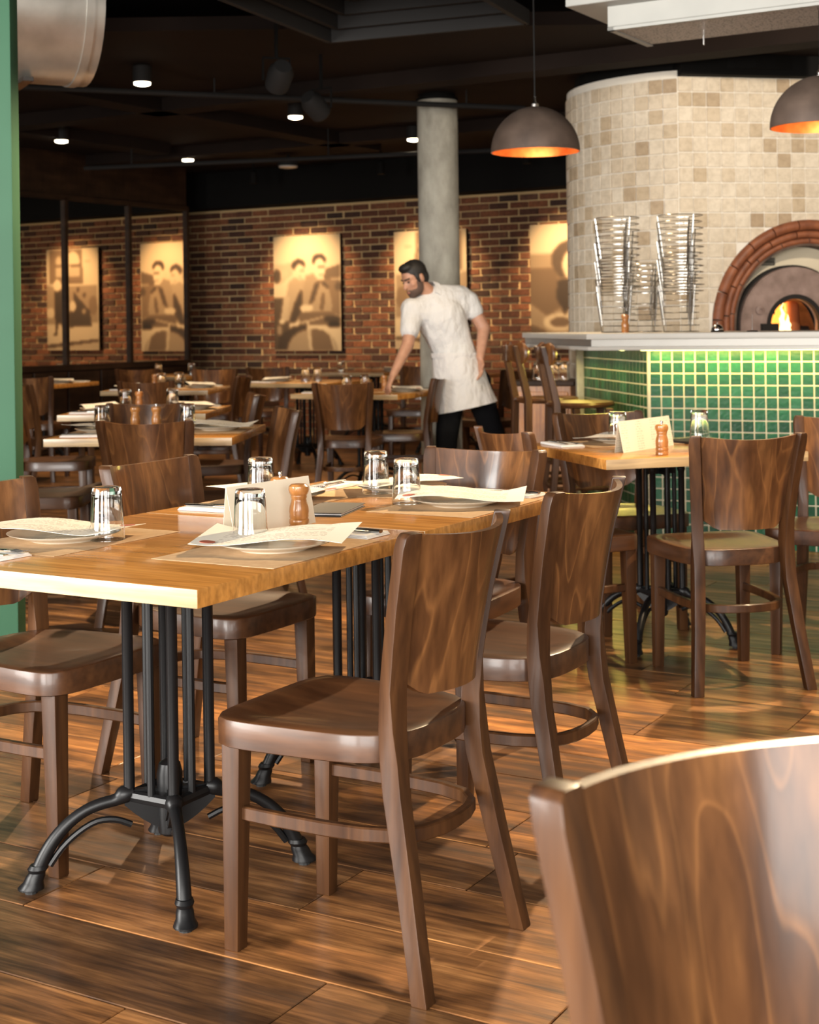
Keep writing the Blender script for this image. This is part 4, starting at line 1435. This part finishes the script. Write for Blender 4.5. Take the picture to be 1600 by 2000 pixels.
MENU_PH = (0.3, 1.6, 2.7)
MENU_ME = [sheet_mesh('menu', 0.335, 0.21, lambda u, v, p=p: menu_z(u, v, p)) for p in MENU_PH]
SEAL_ME = mesh_of(MB().lathe([(0.017, 0), (0.017, 0.0008)], 18), 'seal')
NAP_ME = []
mb = MB()
for k in range(3):
    mb.box((0.002 * k, 0.001 * k, 0.0015 + 0.0026 * k), (0.098 - 0.003 * k, 0.215 - 0.004 * k, 0.0026))
NAP_ME = mesh_of(mb, 'napkin', 0.001, 2, 50)
mb = MB()
mb.tube([(0, -0.095, 0.003), (0, -0.04, 0.004), (0, 0.03, 0.005), (0, 0.055, 0.005)], [0.006, 0.005, 0.0035, 0.005], 8, sx=1.3, sy=0.45)
mb.box((0, 0.062, 0.005), (0.022, 0.018, 0.002))
for k in range(4):
    x = -0.0093 + 0.0062 * k
    mb.tube([(x, 0.068, 0.005), (x, 0.09, 0.003), (x, 0.106, 0.006)], [0.0017, 0.0016, 0.0008], 6)
FORK_ME = mesh_of(mb, 'fork')
mb = MB()
mb.tube([(0, -0.10, 0.003), (0, -0.05, 0.004), (0, 0.0, 0.004)], [0.007, 0.0065, 0.005], 8, sx=1.2, sy=0.6)
mb.box((0.002, 0.055, 0.004), (0.014, 0.115, 0.0016))
KNIFE_ME = mesh_of(mb, 'knife')


def flute(a, z):
    q = 0.018 if z < 0.105 and z > 0.034 else 0.0
    return 1 - q * (1 - abs(cos(6 * a)))


GL_H = 0.122
GLASS_ME = mesh_of(MB().lathe([(0.0385, 0.0), (0.0395, 0.001), (0.0405, 0.004), (0.0395, 0.030), (0.0378, 0.036), (0.0345, 0.100), (0.0335, 0.117), (0.0315, GL_H), (0.010, GL_H), (0.009, GL_H - 0.003),
                              (0.008, 0.104), (0.0285, 0.102), (0.0305, 0.097), (0.0345, 0.036), (0.0365, 0.028), (0.0375, 0.004), (0.038, 0.001)], 48, rmod=flute, cap=False), 'tumbler', 0, 1, 40)
bm = bmesh.new()
bm.from_mesh(GLASS_ME)
bmesh.ops.holes_fill(bm, edges=[e for e in bm.edges if e.is_boundary], sides=0)
# close mouth rim: join first and last ring
bm.to_mesh(GLASS_ME)
bm.free()


def glass_closed():
    prof = [(0.0385, 0.0), (0.0400, 0.0012), (0.0405, 0.004), (0.0395, 0.030), (0.0378, 0.036), (0.0345, 0.100), (0.0335, 0.116), (0.0315, 0.1212), (0.028, GL_H), (0.0001, GL_H)]
    inn_ = [(0.0001, 0.106), (0.029, 0.1055), (0.0325, 0.100), (0.0362, 0.036), (0.0380, 0.029), (0.0388, 0.004), (0.0386, 0.001)]
    N = 48
    rings = [[(r * flute(2 * pi * k / N, z) * cos(2 * pi * k / N), r * flute(2 * pi * k / N, z) * sin(2 * pi * k / N), z) for k in range(N)] for r, z in prof]
    rin = [[(r * flute(2 * pi * k / N, z) * cos(2 * pi * k / N), r * flute(2 * pi * k / N, z) * sin(2 * pi * k / N), z) for k in range(N)] for r, z in inn_]
    mb = MB()
    a = len(rings)
    mb.loft(rings, False)
    b0 = len(mb.v)
    mb.loft(rin, False)
    last = b0 + (len(rin) - 1) * N
    mb.f += [(last + j, last + (j + 1) % N, (j + 1) % N, j) for j in range(N)]
    me = bpy.data.meshes.new('tumbler')
    me.from_pydata(mb.v, [], mb.f)
    bm = bmesh.new()
    bm.from_mesh(me)
    bmesh.ops.remove_doubles(bm, verts=bm.verts, dist=0.0003)
    bmesh.ops.recalc_face_normals(bm, faces=bm.faces)
    bm.to_mesh(me)
    bm.free()
    me.polygons.foreach_set('use_smooth', [True] * len(me.polygons))
    me.set_sharp_from_angle(angle=radians(50))
    return me


bpy.data.meshes.remove(GLASS_ME)
GLASS_ME = glass_closed()
GLASS_ME.materials.append(M['glass'])


def put(name, me, mat, x, y, z, rz, label, cat, group):
    o = link(name, me, mat, None, (x, y, z), rz)
    return tag(o, label, cat, group)


def glass_at(x, y, label, z=TH):
    put('tumbler', GLASS_ME, M['glass'], x, y, z + 0.0005, random.uniform(0, 6), label, 'glass', 'upturned tumblers on the tables')


def setting(ti, side, where, menu=True, cut=True, half=0.4225, mabs=None, plate=True):
    """one place: kraft mat, plate, menu sheet, napkin with cutlery; side is the table side of the diner"""
    c, rz, _ = TABLES[ti]
    ax, ay = Vector((cos(rz), sin(rz), 0)), Vector((-sin(rz), cos(rz), 0))
    e = {'+x': ax, '-x': -ax, '+y': ay, '-y': -ay}[side]
    f = -e
    rt = Vector((f.y, -f.x, 0))
    ang = atan2(rt.y, rt.x)
    C = Vector(c)

    def P(s, t):
        v = C + e * (half - t) + rt * s
        return v.x, v.y
    put('placemat', MAT_ME, M['kraft'], *P(0.035, 0.165), TH, ang + random.uniform(-0.03, 0.03), 'brown kraft paper placemat ' + where, 'placemat', 'kraft placemats')
    if plate:
        put('plate', PLATE_ME, M['china'], *P(0.045, 0.16), TH + 0.0014, 0, 'round cream plate ' + where, 'plate', 'cream plates')
    if menu:
        mr = radians(mabs) if mabs is not None else ang + random.uniform(0.3, 0.6)
        mo = thing('menu_sheet', 'cream menu sheet ' + where, 'menu', (*P(0.05, 0.155), TH), mr, 'menu sheets on plates')
        mi = random.randrange(3)
        link('sheet', MENU_ME[mi], M['menu'], mo)
        sl = link('red_seal', SEAL_ME, M['seal'], mo, (-0.135, -0.072, menu_z(-0.135 / 0.335, -0.072 / 0.21, MENU_PH[mi]) + 0.0006))
        sl.rotation_euler = (0, -(menu_z(-0.39, -0.34, MENU_PH[mi]) - menu_z(-0.41, -0.34, MENU_PH[mi])) / (0.02 * 0.335), 0)
    if cut:
        na = ang + random.uniform(-0.06, 0.06)
        put('napkin', NAP_ME, M['paper'], *P(0.30, 0.155), TH + 0.0003, na, 'folded white napkin under the cutlery ' + where, 'napkin', 'folded napkins')
        put('fork', FORK_ME, M['steel'], *P(0.285, 0.165), TH + 0.0085, na + 0.12, 'steel fork on the napkin ' + where, 'fork', 'forks')
        put('knife', KNIFE_ME, M['steel'], *P(0.318, 0.15), TH + 0.0085, na - 0.05, 'steel knife on the napkin ' + where, 'knife', 'knives')


setting(0, '+x', 'at the front corner of the front table', mabs=-10)
setting(0, '-x', 'at the left place of the front table', mabs=172)
setting(1, '+x', 'at the right place of the second joined table', mabs=-7)
setting(1, '-x', 'at the left place of the second joined table', mabs=165)
setting(1, '+y', 'at the far end place of the second joined table', mabs=186)
setting(2, '+y', 'at the bar side place of the right table', half=0.4)
setting(3, '-x', 'at the left place of the middle left table', mabs=185)
setting(3, '+x', 'at the right place of the middle left table', mabs=-8)
setting(4, '-x', 'at the left place of the second left table')
setting(4, '+x', 'at the right place of the second left table')
setting(5, '-x', 'at the left place of the third left table')
setting(5, '+x', 'at the right place of the third left table')
setting(6, '+x', 'at the right place of the far left table')
setting(7, '+x', 'on the far table before the mirror corner')
setting(8, '-x', 'at the left place of the table by the waiter')
setting(8, '+x', 'under the hand of the waiter')
setting(9, '-x', 'on the far table with two glasses')
setting(10, '+x', 'on the farthest table against the brick wall', cut=False)

for x, y, lab in (
        (-0.699, 3.40, 'upturned ribbed tumbler at the left of the front table'),
        (-0.361, 3.312, 'upturned ribbed tumbler in front of the standing card'),
        (-0.417, 4.10, 'upturned ribbed tumbler behind the standing card'),
        (-0.102, 4.26, 'left of the two upturned tumblers at the far end of the joined tables'),
        (-0.014, 4.01, 'right of the two upturned tumblers at the far end of the joined tables'),
        (0.83, 5.96, 'upturned tumbler left of the standing card on the right table'),
        (1.17, 6.02, 'upturned tumbler behind the wavy grained chair on the right table'),
        (-1.46, 7.02, 'left upturned tumbler on the middle left table'),
        (-1.06, 7.05, 'right upturned tumbler on the middle left table'),
        (-1.69, 8.80, 'left upturned tumbler on the second left table'),
        (-1.42, 8.85, 'right upturned tumbler on the second left table'),
        (-1.98, 11.8, 'left upturned tumbler on the third left table'),
        (-1.86, 11.95, 'right upturned tumbler on the third left table'),
        (-2.55, 15.05, 'left upturned tumbler on the far table by the mirror'),
        (-2.20, 14.95, 'right upturned tumbler on the far table by the mirror'),
        (-0.46, 10.75, 'left upturned tumbler on the table by the waiter'),
        (-0.33, 10.85, 'right upturned tumbler on the table by the waiter'),
        (-0.90, 12.75, 'left of the pair of tumblers on the far table before the brick wall'),
        (-0.80, 12.80, 'right of the pair of tumblers on the far table before the brick wall'),
        (-0.72, 15.45, 'tumbler on the farthest table under the shopfront canvas')):
    glass_at(x, y, lab)

MILL = [(0.021, 0.0), (0.0235, 0.002), (0.0235, 0.012), (0.0215, 0.015), (0.0235, 0.018), (0.0235, 0.026), (0.0215, 0.029), (0.023, 0.033), (0.0225, 0.038),
        (0.0235, 0.046), (0.0225, 0.056), (0.0185, 0.070), (0.0175, 0.075), (0.0195, 0.080), (0.019, 0.084), (0.0225, 0.089), (0.0245, 0.097), (0.0235, 0.105), (0.018, 0.110), (0.006, 0.111)]
MILL_ME = mesh_of(MB().lathe(MILL, 28), 'mill_body')
KNOB_ME = mesh_of(MB().lathe([(0.004, 0.110), (0.004, 0.114), (0.0055, 0.116), (0.0055, 0.122), (0.003, 0.124)], 12), 'mill_knob')


def mill(x, y, z, knob, label, mat='mill_wood', sc=1.0):
    t = thing('pepper_mill', label, 'pepper mill', (x, y, z), 0, 'turned wooden mills')
    link('body', MILL_ME, M[mat], t)
    if knob:
        link('knob', KNOB_ME, M['steel'], t)
    t.scale = (sc, sc, sc)


mill(-0.268, 3.517, TH, False, 'turned wooden salt shaker in front of the standing card on the front table')
mill(-0.327, 3.69, TH, True, 'turned wooden pepper mill with steel knob hidden behind the standing card')
mill(0.905, 5.36, TH, True, 'turned wooden pepper mill with steel knob on the right table')
mill(-1.31, 7.06, TH, False, 'left of the two small mills on the middle left table')
mill(-1.21, 7.06, TH, True, 'right of the two small mills on the middle left table')
mill(-1.60, 8.75, TH, True, 'turned wooden mill on the second left table')
mill(-2.05, 11.9, TH, False, 'turned wooden mill on the third left table')
mill(-0.19, 10.9, TH, False, 'turned wooden mill on the table by the waiter')
mill(1.235, 8.50, 1.163, False, 'dark red wooden mill among the wire stands on the counter', 'mill_wood', 0.95)


def stand_card(p0, p1, h, label, printed):
    p0, p1 = Vector((*p0, 0)), Vector((*p1, 0))
    L = (p1 - p0).length
    t = thing('folded_card', label, 'card', (*(((p0 + p1) / 2).to_tuple()[:2]), TH), atan2((p1 - p0).y, (p1 - p0).x), 'standing cards')
    v = [(-L / 2, 0, 0), (L / 2, 0, 0), (L / 2 - 0.004, 0.018, h), (-L / 2 - 0.008, 0.018, h)]
    w = [(-L / 2, 0.036, 0), (L / 2, 0.036, 0)]
    mb = MB()
    for a in (v, [v[3], v[2], w[1], w[0]]):
        n = (Vector(a[1]) - Vector(a[0])).cross(Vector(a[3]) - Vector(a[0])).normalized() * 0.0008
        mb.add([*a, *[tuple(Vector(q) + n) for q in a]], [(0, 1, 2, 3), (7, 6, 5, 4), (0, 4, 5, 1), (1, 5, 6, 2), (2, 6, 7, 3), (3, 7, 4, 0)])
    obj('leaf', mb, M['card_print' if printed else 'card'], t, 0, 1, 0)


stand_card((-0.409, 3.412), (-0.238, 3.652), 0.115, 'plain cream folded card standing on the front table', False)
stand_card((0.78, 5.46), (1.02, 5.77), 0.115, 'printed cream folded card standing on the right table', True)


def folder(x, y, rz, label):
    t = thing('bill_folder', label, 'folder', (x, y, TH), rz, 'black bill folders')
    obj('cover', MB().box((0, 0, 0.0012), (0.12, 0.22, 0.0022)).box((0, 0, 0.0088), (0.12, 0.22, 0.0022)).box((-0.059, 0, 0.005), (0.0022, 0.22, 0.0095)), M['black_leather'], t, 0.0006, 1, 30)
    obj('bill', MB().box((0.002, 0, 0.005), (0.11, 0.2, 0.003)), M['paper'], t)


folder(-0.21, 3.87, -0.25, 'black bill folder beside the standing card on the joined tables')
folder(1.12, 5.86, 0.5, 'black bill folder behind the pepper mill on the right table')

# ---- things on the counter
bell = thing('service_bell', 'chrome service bell on the bar counter', 'bell', (1.70, 8.2, 1.163))
obj('base', MB().lathe([(0.036, 0), (0.036, 0.006), (0.032, 0.01)], 24), M['black'], bell)
obj('dome', MB().lathe([(0.034, 0.011), (0.034, 0.016), (0.029, 0.03), (0.016, 0.041), (0.004, 0.044)], 24), M['steel'], bell)
obj('button', MB().lathe([(0.003, 0.043), (0.003, 0.052), (0.006, 0.054), (0.002, 0.057)], 10), M['steel'], bell)
sp_ = thing('receipt_spike', 'thin steel receipt spike on the bar counter', 'spike', (1.875, 8.12, 1.163))
obj('base', MB().lathe([(0.03, 0), (0.03, 0.005), (0.004, 0.008)], 20), M['black'], sp_)
obj('needle', MB().tube([(0, 0, 0.006), (0, 0, 0.10)], [0.002, 0.001], 6), M['steel'], sp_)

# ---- small service station glimpsed behind the stools
st = thing('service_station', 'small wooden service station behind the bar stools', 'cabinet', (0.95, 10.20, 0), radians(-20))
obj('body', MB().box((0, 0, 0.40), (0.40, 0.36, 0.80)), M['mill_wood'], st, 0.004, 1, 30)
obj('top', MB().box((0, 0, 0.818), (0.46, 0.42, 0.035)), M['dark_wood'], st, 0.004, 1, 30)
obj('door', MB().box((0, -0.186, 0.42), (0.36, 0.012, 0.68)), M['mill_wood'], st, 0.003, 1, 30)
for k, (x, y) in enumerate(((0.88, 10.17), (0.98, 10.15), (1.05, 10.15))):
    glass_at(x, y, ['left', 'middle', 'right'][k] + ' tumbler on the service station behind the stools', 0.8355)

# ================================================================== WAITER
def capsule(mb, p, q, r1, r2, n=16, flat=1.0, axis=None):
    """closed rounded cone, optionally flattened along axis"""
    p, q = Vector(p), Vector(q)
    t = (q - p)
    L = t.length
    t.normalize()
    ref = Vector(axis) if axis else (Vector((0, 1, 0)) if abs(t.y) < 0.9 else Vector((1, 0, 0)))
    a = (ref - t * ref.dot(t)).normalized()
    b = t.cross(a)
    rings = []
    for k in range(1, 5):
        an = pi / 2 * k / 4
        rings.append((p - t * r1 * cos(an), r1 * sin(an)))
    for k in range(0, 4):
        an = pi / 2 * k / 4
        rings.append((q + t * r2 * sin(an), r2 * cos(an)))
    mb.loft([[c + a * (r * flat * cos(2 * pi * k / n)) + b * (r * sin(2 * pi * k / n)) for k in range(n)] for c, r in rings])
    return mb


def fuse(name, mb, mat, parent, voxel=0.012, smooth_it=4):
    """union of overlapping closed pieces into one continuous skin"""
    me = bpy.data.meshes.new(name + '_raw')
    me.from_pydata(mb.v, [], mb.f)
    bm = bmesh.new()
    bm.from_mesh(me)
    bmesh.ops.recalc_face_normals(bm, faces=bm.faces)
    bm.to_mesh(me)
    bm.free()
    tmp = bpy.data.objects.new(name + '_raw', me)
    COL.objects.link(tmp)
    rm = tmp.modifiers.new('r', 'REMESH')
    rm.mode = 'VOXEL'
    rm.voxel_size = voxel
    s = tmp.modifiers.new('s', 'SMOOTH')
    s.factor = 0.5
    s.iterations = smooth_it
    dg = bpy.context.evaluated_depsgraph_get()
    out = bpy.data.meshes.new_from_object(tmp.evaluated_get(dg))
    out.name = name
    bpy.data.objects.remove(tmp)
    bpy.data.meshes.remove(me)
    out.polygons.foreach_set('use_smooth', [True] * len(out.polygons))
    out.materials.clear()
    return link(name, out, mat, parent)


WX, WY = 0.36, 10.72
wt = thing('person', 'waiter in white polo shirt and white apron leaning over a table', 'person', (WX, WY, 0))


def W(x, y, dy=0.0):
    """measured body point: metres right of / above the stance, from the 1:1 pose sheet"""
    Y = WY + dy
    u = ((x - 800) - (y - 633) * 0.014) / 2900
    q = ((x - 800) * 0.014 + (y - 633)) / 2900
    return Vector((u * Y - WX, dy, EYE - q * Y))


body = MB()
# head: turned to the picture's left and down
HC = W(809, 545, -0.10)
fwd = Vector((-0.72, -0.58, -0.38)).normalized()
upv = (Vector((-0.22, -0.05, 1)) - fwd * Vector((-0.22, -0.05, 1)).dot(fwd)).normalized()
sid = fwd.cross(upv)
HM = Matrix((sid, fwd, upv)).transposed()      # local x side, y forward, z up


def hp(x, y, z):
    return HC + sid * x + fwd * y + upv * z


def hell(mb, c, r):
    mb.sphere(hp(*c), r, 20, 14, HM)


hell(body, (0, -0.012, 0.035), (0.076, 0.096, 0.092))
hell(body, (0, 0.022, -0.035), (0.062, 0.068, 0.085))
hell(body, (0, 0.052, -0.095), (0.036, 0.034, 0.03))
hell(body, (0, 0.066, 0.022), (0.052, 0.024, 0.016))
for s_ in (-1, 1):
    hell(body, (s_ * 0.04, 0.052, -0.022), (0.024, 0.026, 0.022))
    hell(body, (s_ * 0.077, -0.012, -0.005), (0.01, 0.02, 0.034))
capsule(body, hp(0, 0.085, 0.008), hp(0, 0.105, -0.032), 0.010, 0.015)
hell(body, (0, 0.082, -0.066), (0.024, 0.014, 0.008))
hell(body, (0, 0.078, -0.080), (0.021, 0.014, 0.008))
NB = W(846, 582, -0.03)
capsule(body, hp(0, -0.03, -0.07), NB, 0.058, 0.066)
ShR, ShL = W(806, 604, -0.10), W(914, 590, 0.05)
CHC = W(862, 622, -0.02)
WA_, HI = W(888, 690, 0.0), W(905, 738, 0.02)
capsule(body, NB, CHC, 0.07, 0.13)
capsule(body, CHC, WA_, 0.13, 0.12)
capsule(body, WA_, HI, 0.12, 0.14)
capsule(body, ShR, CHC, 0.07, 0.1)
capsule(body, ShL, CHC, 0.07, 0.1)
ElR, WrR = W(797, 672, -0.22), W(768, 733, -0.38)
ElL, WrL = W(945, 642, 0.03), W(938, 699, -0.10)
capsule(body, ShR, ElR, 0.058, 0.044)
capsule(body, ElR, WrR, 0.046, 0.028)
capsule(body, ShL, ElL, 0.06, 0.048)
capsule(body, ElL, WrL, 0.048, 0.03)
KnL, FtL = W(873, 852, -0.03), W(869, 950, 0.0)
KnR, FtR = W(962, 842, 0.12), W(1004, 946, 0.22)
HpL, HpR = W(884, 748, 0.0), W(928, 748, 0.04)
for a, b, c in ((HpL, KnL, FtL), (HpR, KnR, FtR)):
    capsule(body, a, b, 0.095, 0.062)
    capsule(body, b, c, 0.062, 0.045)


def hand(mb, wr, d, palm_n, spread, curl, ln=0.085):
    d = Vector(d).normalized()
    n = Vector(palm_n)
    n = (n - d * n.dot(d)).normalized()
    s = d.cross(n)
    pc = wr + d * 0.05
    capsule(mb, wr, wr + d * 0.035, 0.028, 0.034, flat=0.6, axis=n)
    capsule(mb, wr + d * 0.03, wr + d * 0.085, 0.040, 0.042, flat=0.42, axis=n)
    for k, (o, f) in enumerate(((-0.031, 0.82), (-0.011, 1.0), (0.010, 0.95), (0.030, 0.75))):
        b0 = wr + d * (0.085 - 0.006 * abs(k - 1.2)) + s * o
        d1 = (d + n * curl * 0.5 + s * o * spread).normalized()
        b1 = b0 + d1 * ln * 0.42 * f
        d2 = (d + n * curl * 1.3 + s * o * spread).normalized()
        b2 = b1 + d2 * ln * 0.33 * f
        d3 = (d + n * curl * 2.2).normalized()
        b3 = b2 + d3 * ln * 0.25 * f
        capsule(mb, b0, b1, 0.0105, 0.0098, 10)
        capsule(mb, b1, b2, 0.0098, 0.009, 10)
        capsule(mb, b2, b3, 0.009, 0.008, 10)
    tb = wr + d * 0.03 - s * 0.03
    t1 = tb + (d * 0.7 - s * 0.75 + n * 0.35).normalized() * 0.042
    t2 = t1 + (d * 0.95 - s * 0.15 + n * 0.45).normalized() * 0.036
    capsule(mb, tb, t1, 0.015, 0.012, 10)
    capsule(mb, t1, t2, 0.012, 0.0095, 10)


hand(body, WrR, (-0.35, -0.35, -0.75), (0.75, 0.2, -0.5), 4.0, 0.35)
hand(body, WrL, (-0.02, -0.15, -1.0), (-0.8, -0.5, 0.0), 3.0, 0.4)
fuse('body', body, M['skin'], wt, 0.0075, 3)

# hair, stubble and brows
hair = MB()
hell(hair, (0, -0.022, 0.048), (0.083, 0.100, 0.090))
hell(hair, (0, -0.062, 0.0), (0.072, 0.055, 0.075))
hell(hair, (0, 0.035, 0.100), (0.062, 0.050, 0.034))
for s_ in (-1, 1):
    hell(hair, (s_ * 0.070, 0.012, 0.012), (0.010, 0.018, 0.045))
hair_o = fuse('hair', hair, M['hair'], wt, 0.008, 3)
beard = MB()
hell(beard, (0, 0.030, -0.078), (0.063, 0.062, 0.046))
hell(beard, (0, 0.058, -0.097), (0.039, 0.034, 0.030))
for s_ in (-1, 1):
    hell(beard, (s_ * 0.060, 0.012, -0.045), (0.010, 0.030, 0.050))
hell(beard, (0, 0.083, -0.057), (0.028, 0.012, 0.006))
fuse('beard', beard, M['beard'], wt, 0.008, 2)
mb = MB()
for s_ in (-1, 1):
    capsule(mb, hp(s_ * 0.014, 0.091, 0.024), hp(s_ * 0.050, 0.074, 0.027), 0.0055, 0.004, 8)
    mb.sphere(hp(s_ * 0.031, 0.0775, 0.002), (0.012, 0.008, 0.005), 10, 8, HM)
obj('brow_and_eyes', mb, M['hair'], wt)
mb = MB()
mb.sphere(hp(0, 0.094, -0.0735), (0.019, 0.006, 0.007), 12, 8, HM)
obj('mouth', mb, M['lip'], wt)

# polo shirt
shirt = MB()
capsule(shirt, W(852, 588, -0.03), CHC, 0.105, 0.165, flat=0.85)
capsule(shirt, CHC, W(880, 668, 0.0), 0.180, 0.158, flat=0.85)
capsule(shirt, W(880, 665, 0.0), W(897, 722, 0.01), 0.150, 0.165, flat=0.9)
capsule(shirt, W(858, 579, -0.03), W(898, 580, 0.03), 0.088, 0.088)
capsule(shirt, ShR, W(858, 590, -0.03), 0.082, 0.10)
capsule(shirt, ShR, CHC, 0.088, 0.12)
capsule(shirt, ShL, CHC, 0.085, 0.12)
capsule(shirt, ShR, ShR.lerp(ElR, 0.62), 0.082, 0.070)
capsule(shirt, ShL, ShL.lerp(ElL, 0.34), 0.084, 0.074)
fuse('polo_shirt', shirt, M['shirt'], wt, 0.010, 3)
# open collar
mb = MB()
cx = W(846, 584, -0.03)
nk = (hp(0, -0.03, -0.07) - NB).normalized()
N = 22
a_ = (Vector((0, -1, 0)) - nk * Vector((0, -1, 0)).dot(nk)).normalized()
b_ = nk.cross(a_)
rings = []
for k in range(N + 1):
    th = radians(28) + (2 * pi - radians(56)) * k / N
    dd = a_ * cos(th) + b_ * sin(th)
    base = NB + dd * 0.094 + nk * (0.045 - 0.045 * max(0, cos(th)))
    rings.append([base, base + nk * 0.038 - dd * 0.012, base + nk * 0.040 - dd * 0.004, base + dd * 0.014 + nk * 0.002])
mb.loft(rings)
obj('collar', mb, M['shirt'], wt)
# waist apron: wrapped skirt, hem lower at the front leg
mb = MB()
secs = [(W(890, 690, 0.0), 47, 0.165, 0.0), (W(893, 712, 0.0), 49, 0.18, 0.03), (W(898, 735, 0.01), 53, 0.19, 0.06), (W(903, 765, 0.01), 57, 0.195, 0.11), (W(910, 796, 0.01), 62, 0.20, 0.20)]
rings = []
N = 40
for th_ in (0.0, 0.006):
    rr = []
    for c, hw, dp, tl in secs:
        hwm = hw * WY / 2900
        rr.append([(c.x + (hwm - th_) * cos(2 * pi * k / N) * (1 + 0.012 * sin(7 * 2 * pi * k / N)), c.y + (dp - th_) * sin(2 * pi * k / N) * (1 + 0.02 * sin(9 * 2 * pi * k / N + 1)),
                    c.z + tl * hwm * cos(2 * pi * k / N)) for k in range(N)])
    rings.append(rr if th_ == 0.0 else rr[::-1])
mb.loft(rings[0] + rings[1], False)
obj('apron', mb, M['apron'], wt, smooth=60)
mb = MB()
c = secs[0][0]
mb.tube([(c.x + 0.178 * cos(2 * pi * k / 24), c.y + 0.168 * sin(2 * pi * k / 24), c.z - 0.012) for k in range(24)], 0.012, 6, closed=True, sx=0.4, sy=1.6)
obj('apron_string', mb, M['apron'], wt)
tr = MB()
for a, b, c in ((HpL, KnL, FtL), (HpR, KnR, FtR)):
    capsule(tr, a, b, 0.112, 0.082)
    capsule(tr, b, c, 0.082, 0.066)
capsule(tr, HpL, HpR, 0.12, 0.12)
fuse('trousers', tr, M['trousers'], wt, 0.014, 3)
for ft, dx in ((FtL, -0.09), (FtR, -0.05)):
    mb = MB()
    capsule(mb, (ft.x + 0.04, ft.y + 0.03, 0.045), (ft.x + dx, ft.y - 0.11, 0.036), 0.045, 0.034, flat=1.0)
    capsule(mb, (ft.x + 0.01, ft.y + 0.0, 0.05), (ft.x, ft.y, 0.12), 0.045, 0.05)
    mb.box((ft.x + (0.04 + dx) / 2, ft.y - 0.045, 0.008), (0.10, 0.20, 0.016))
    fuse('shoe', mb, M['black_leather'], wt, 0.008, 2)
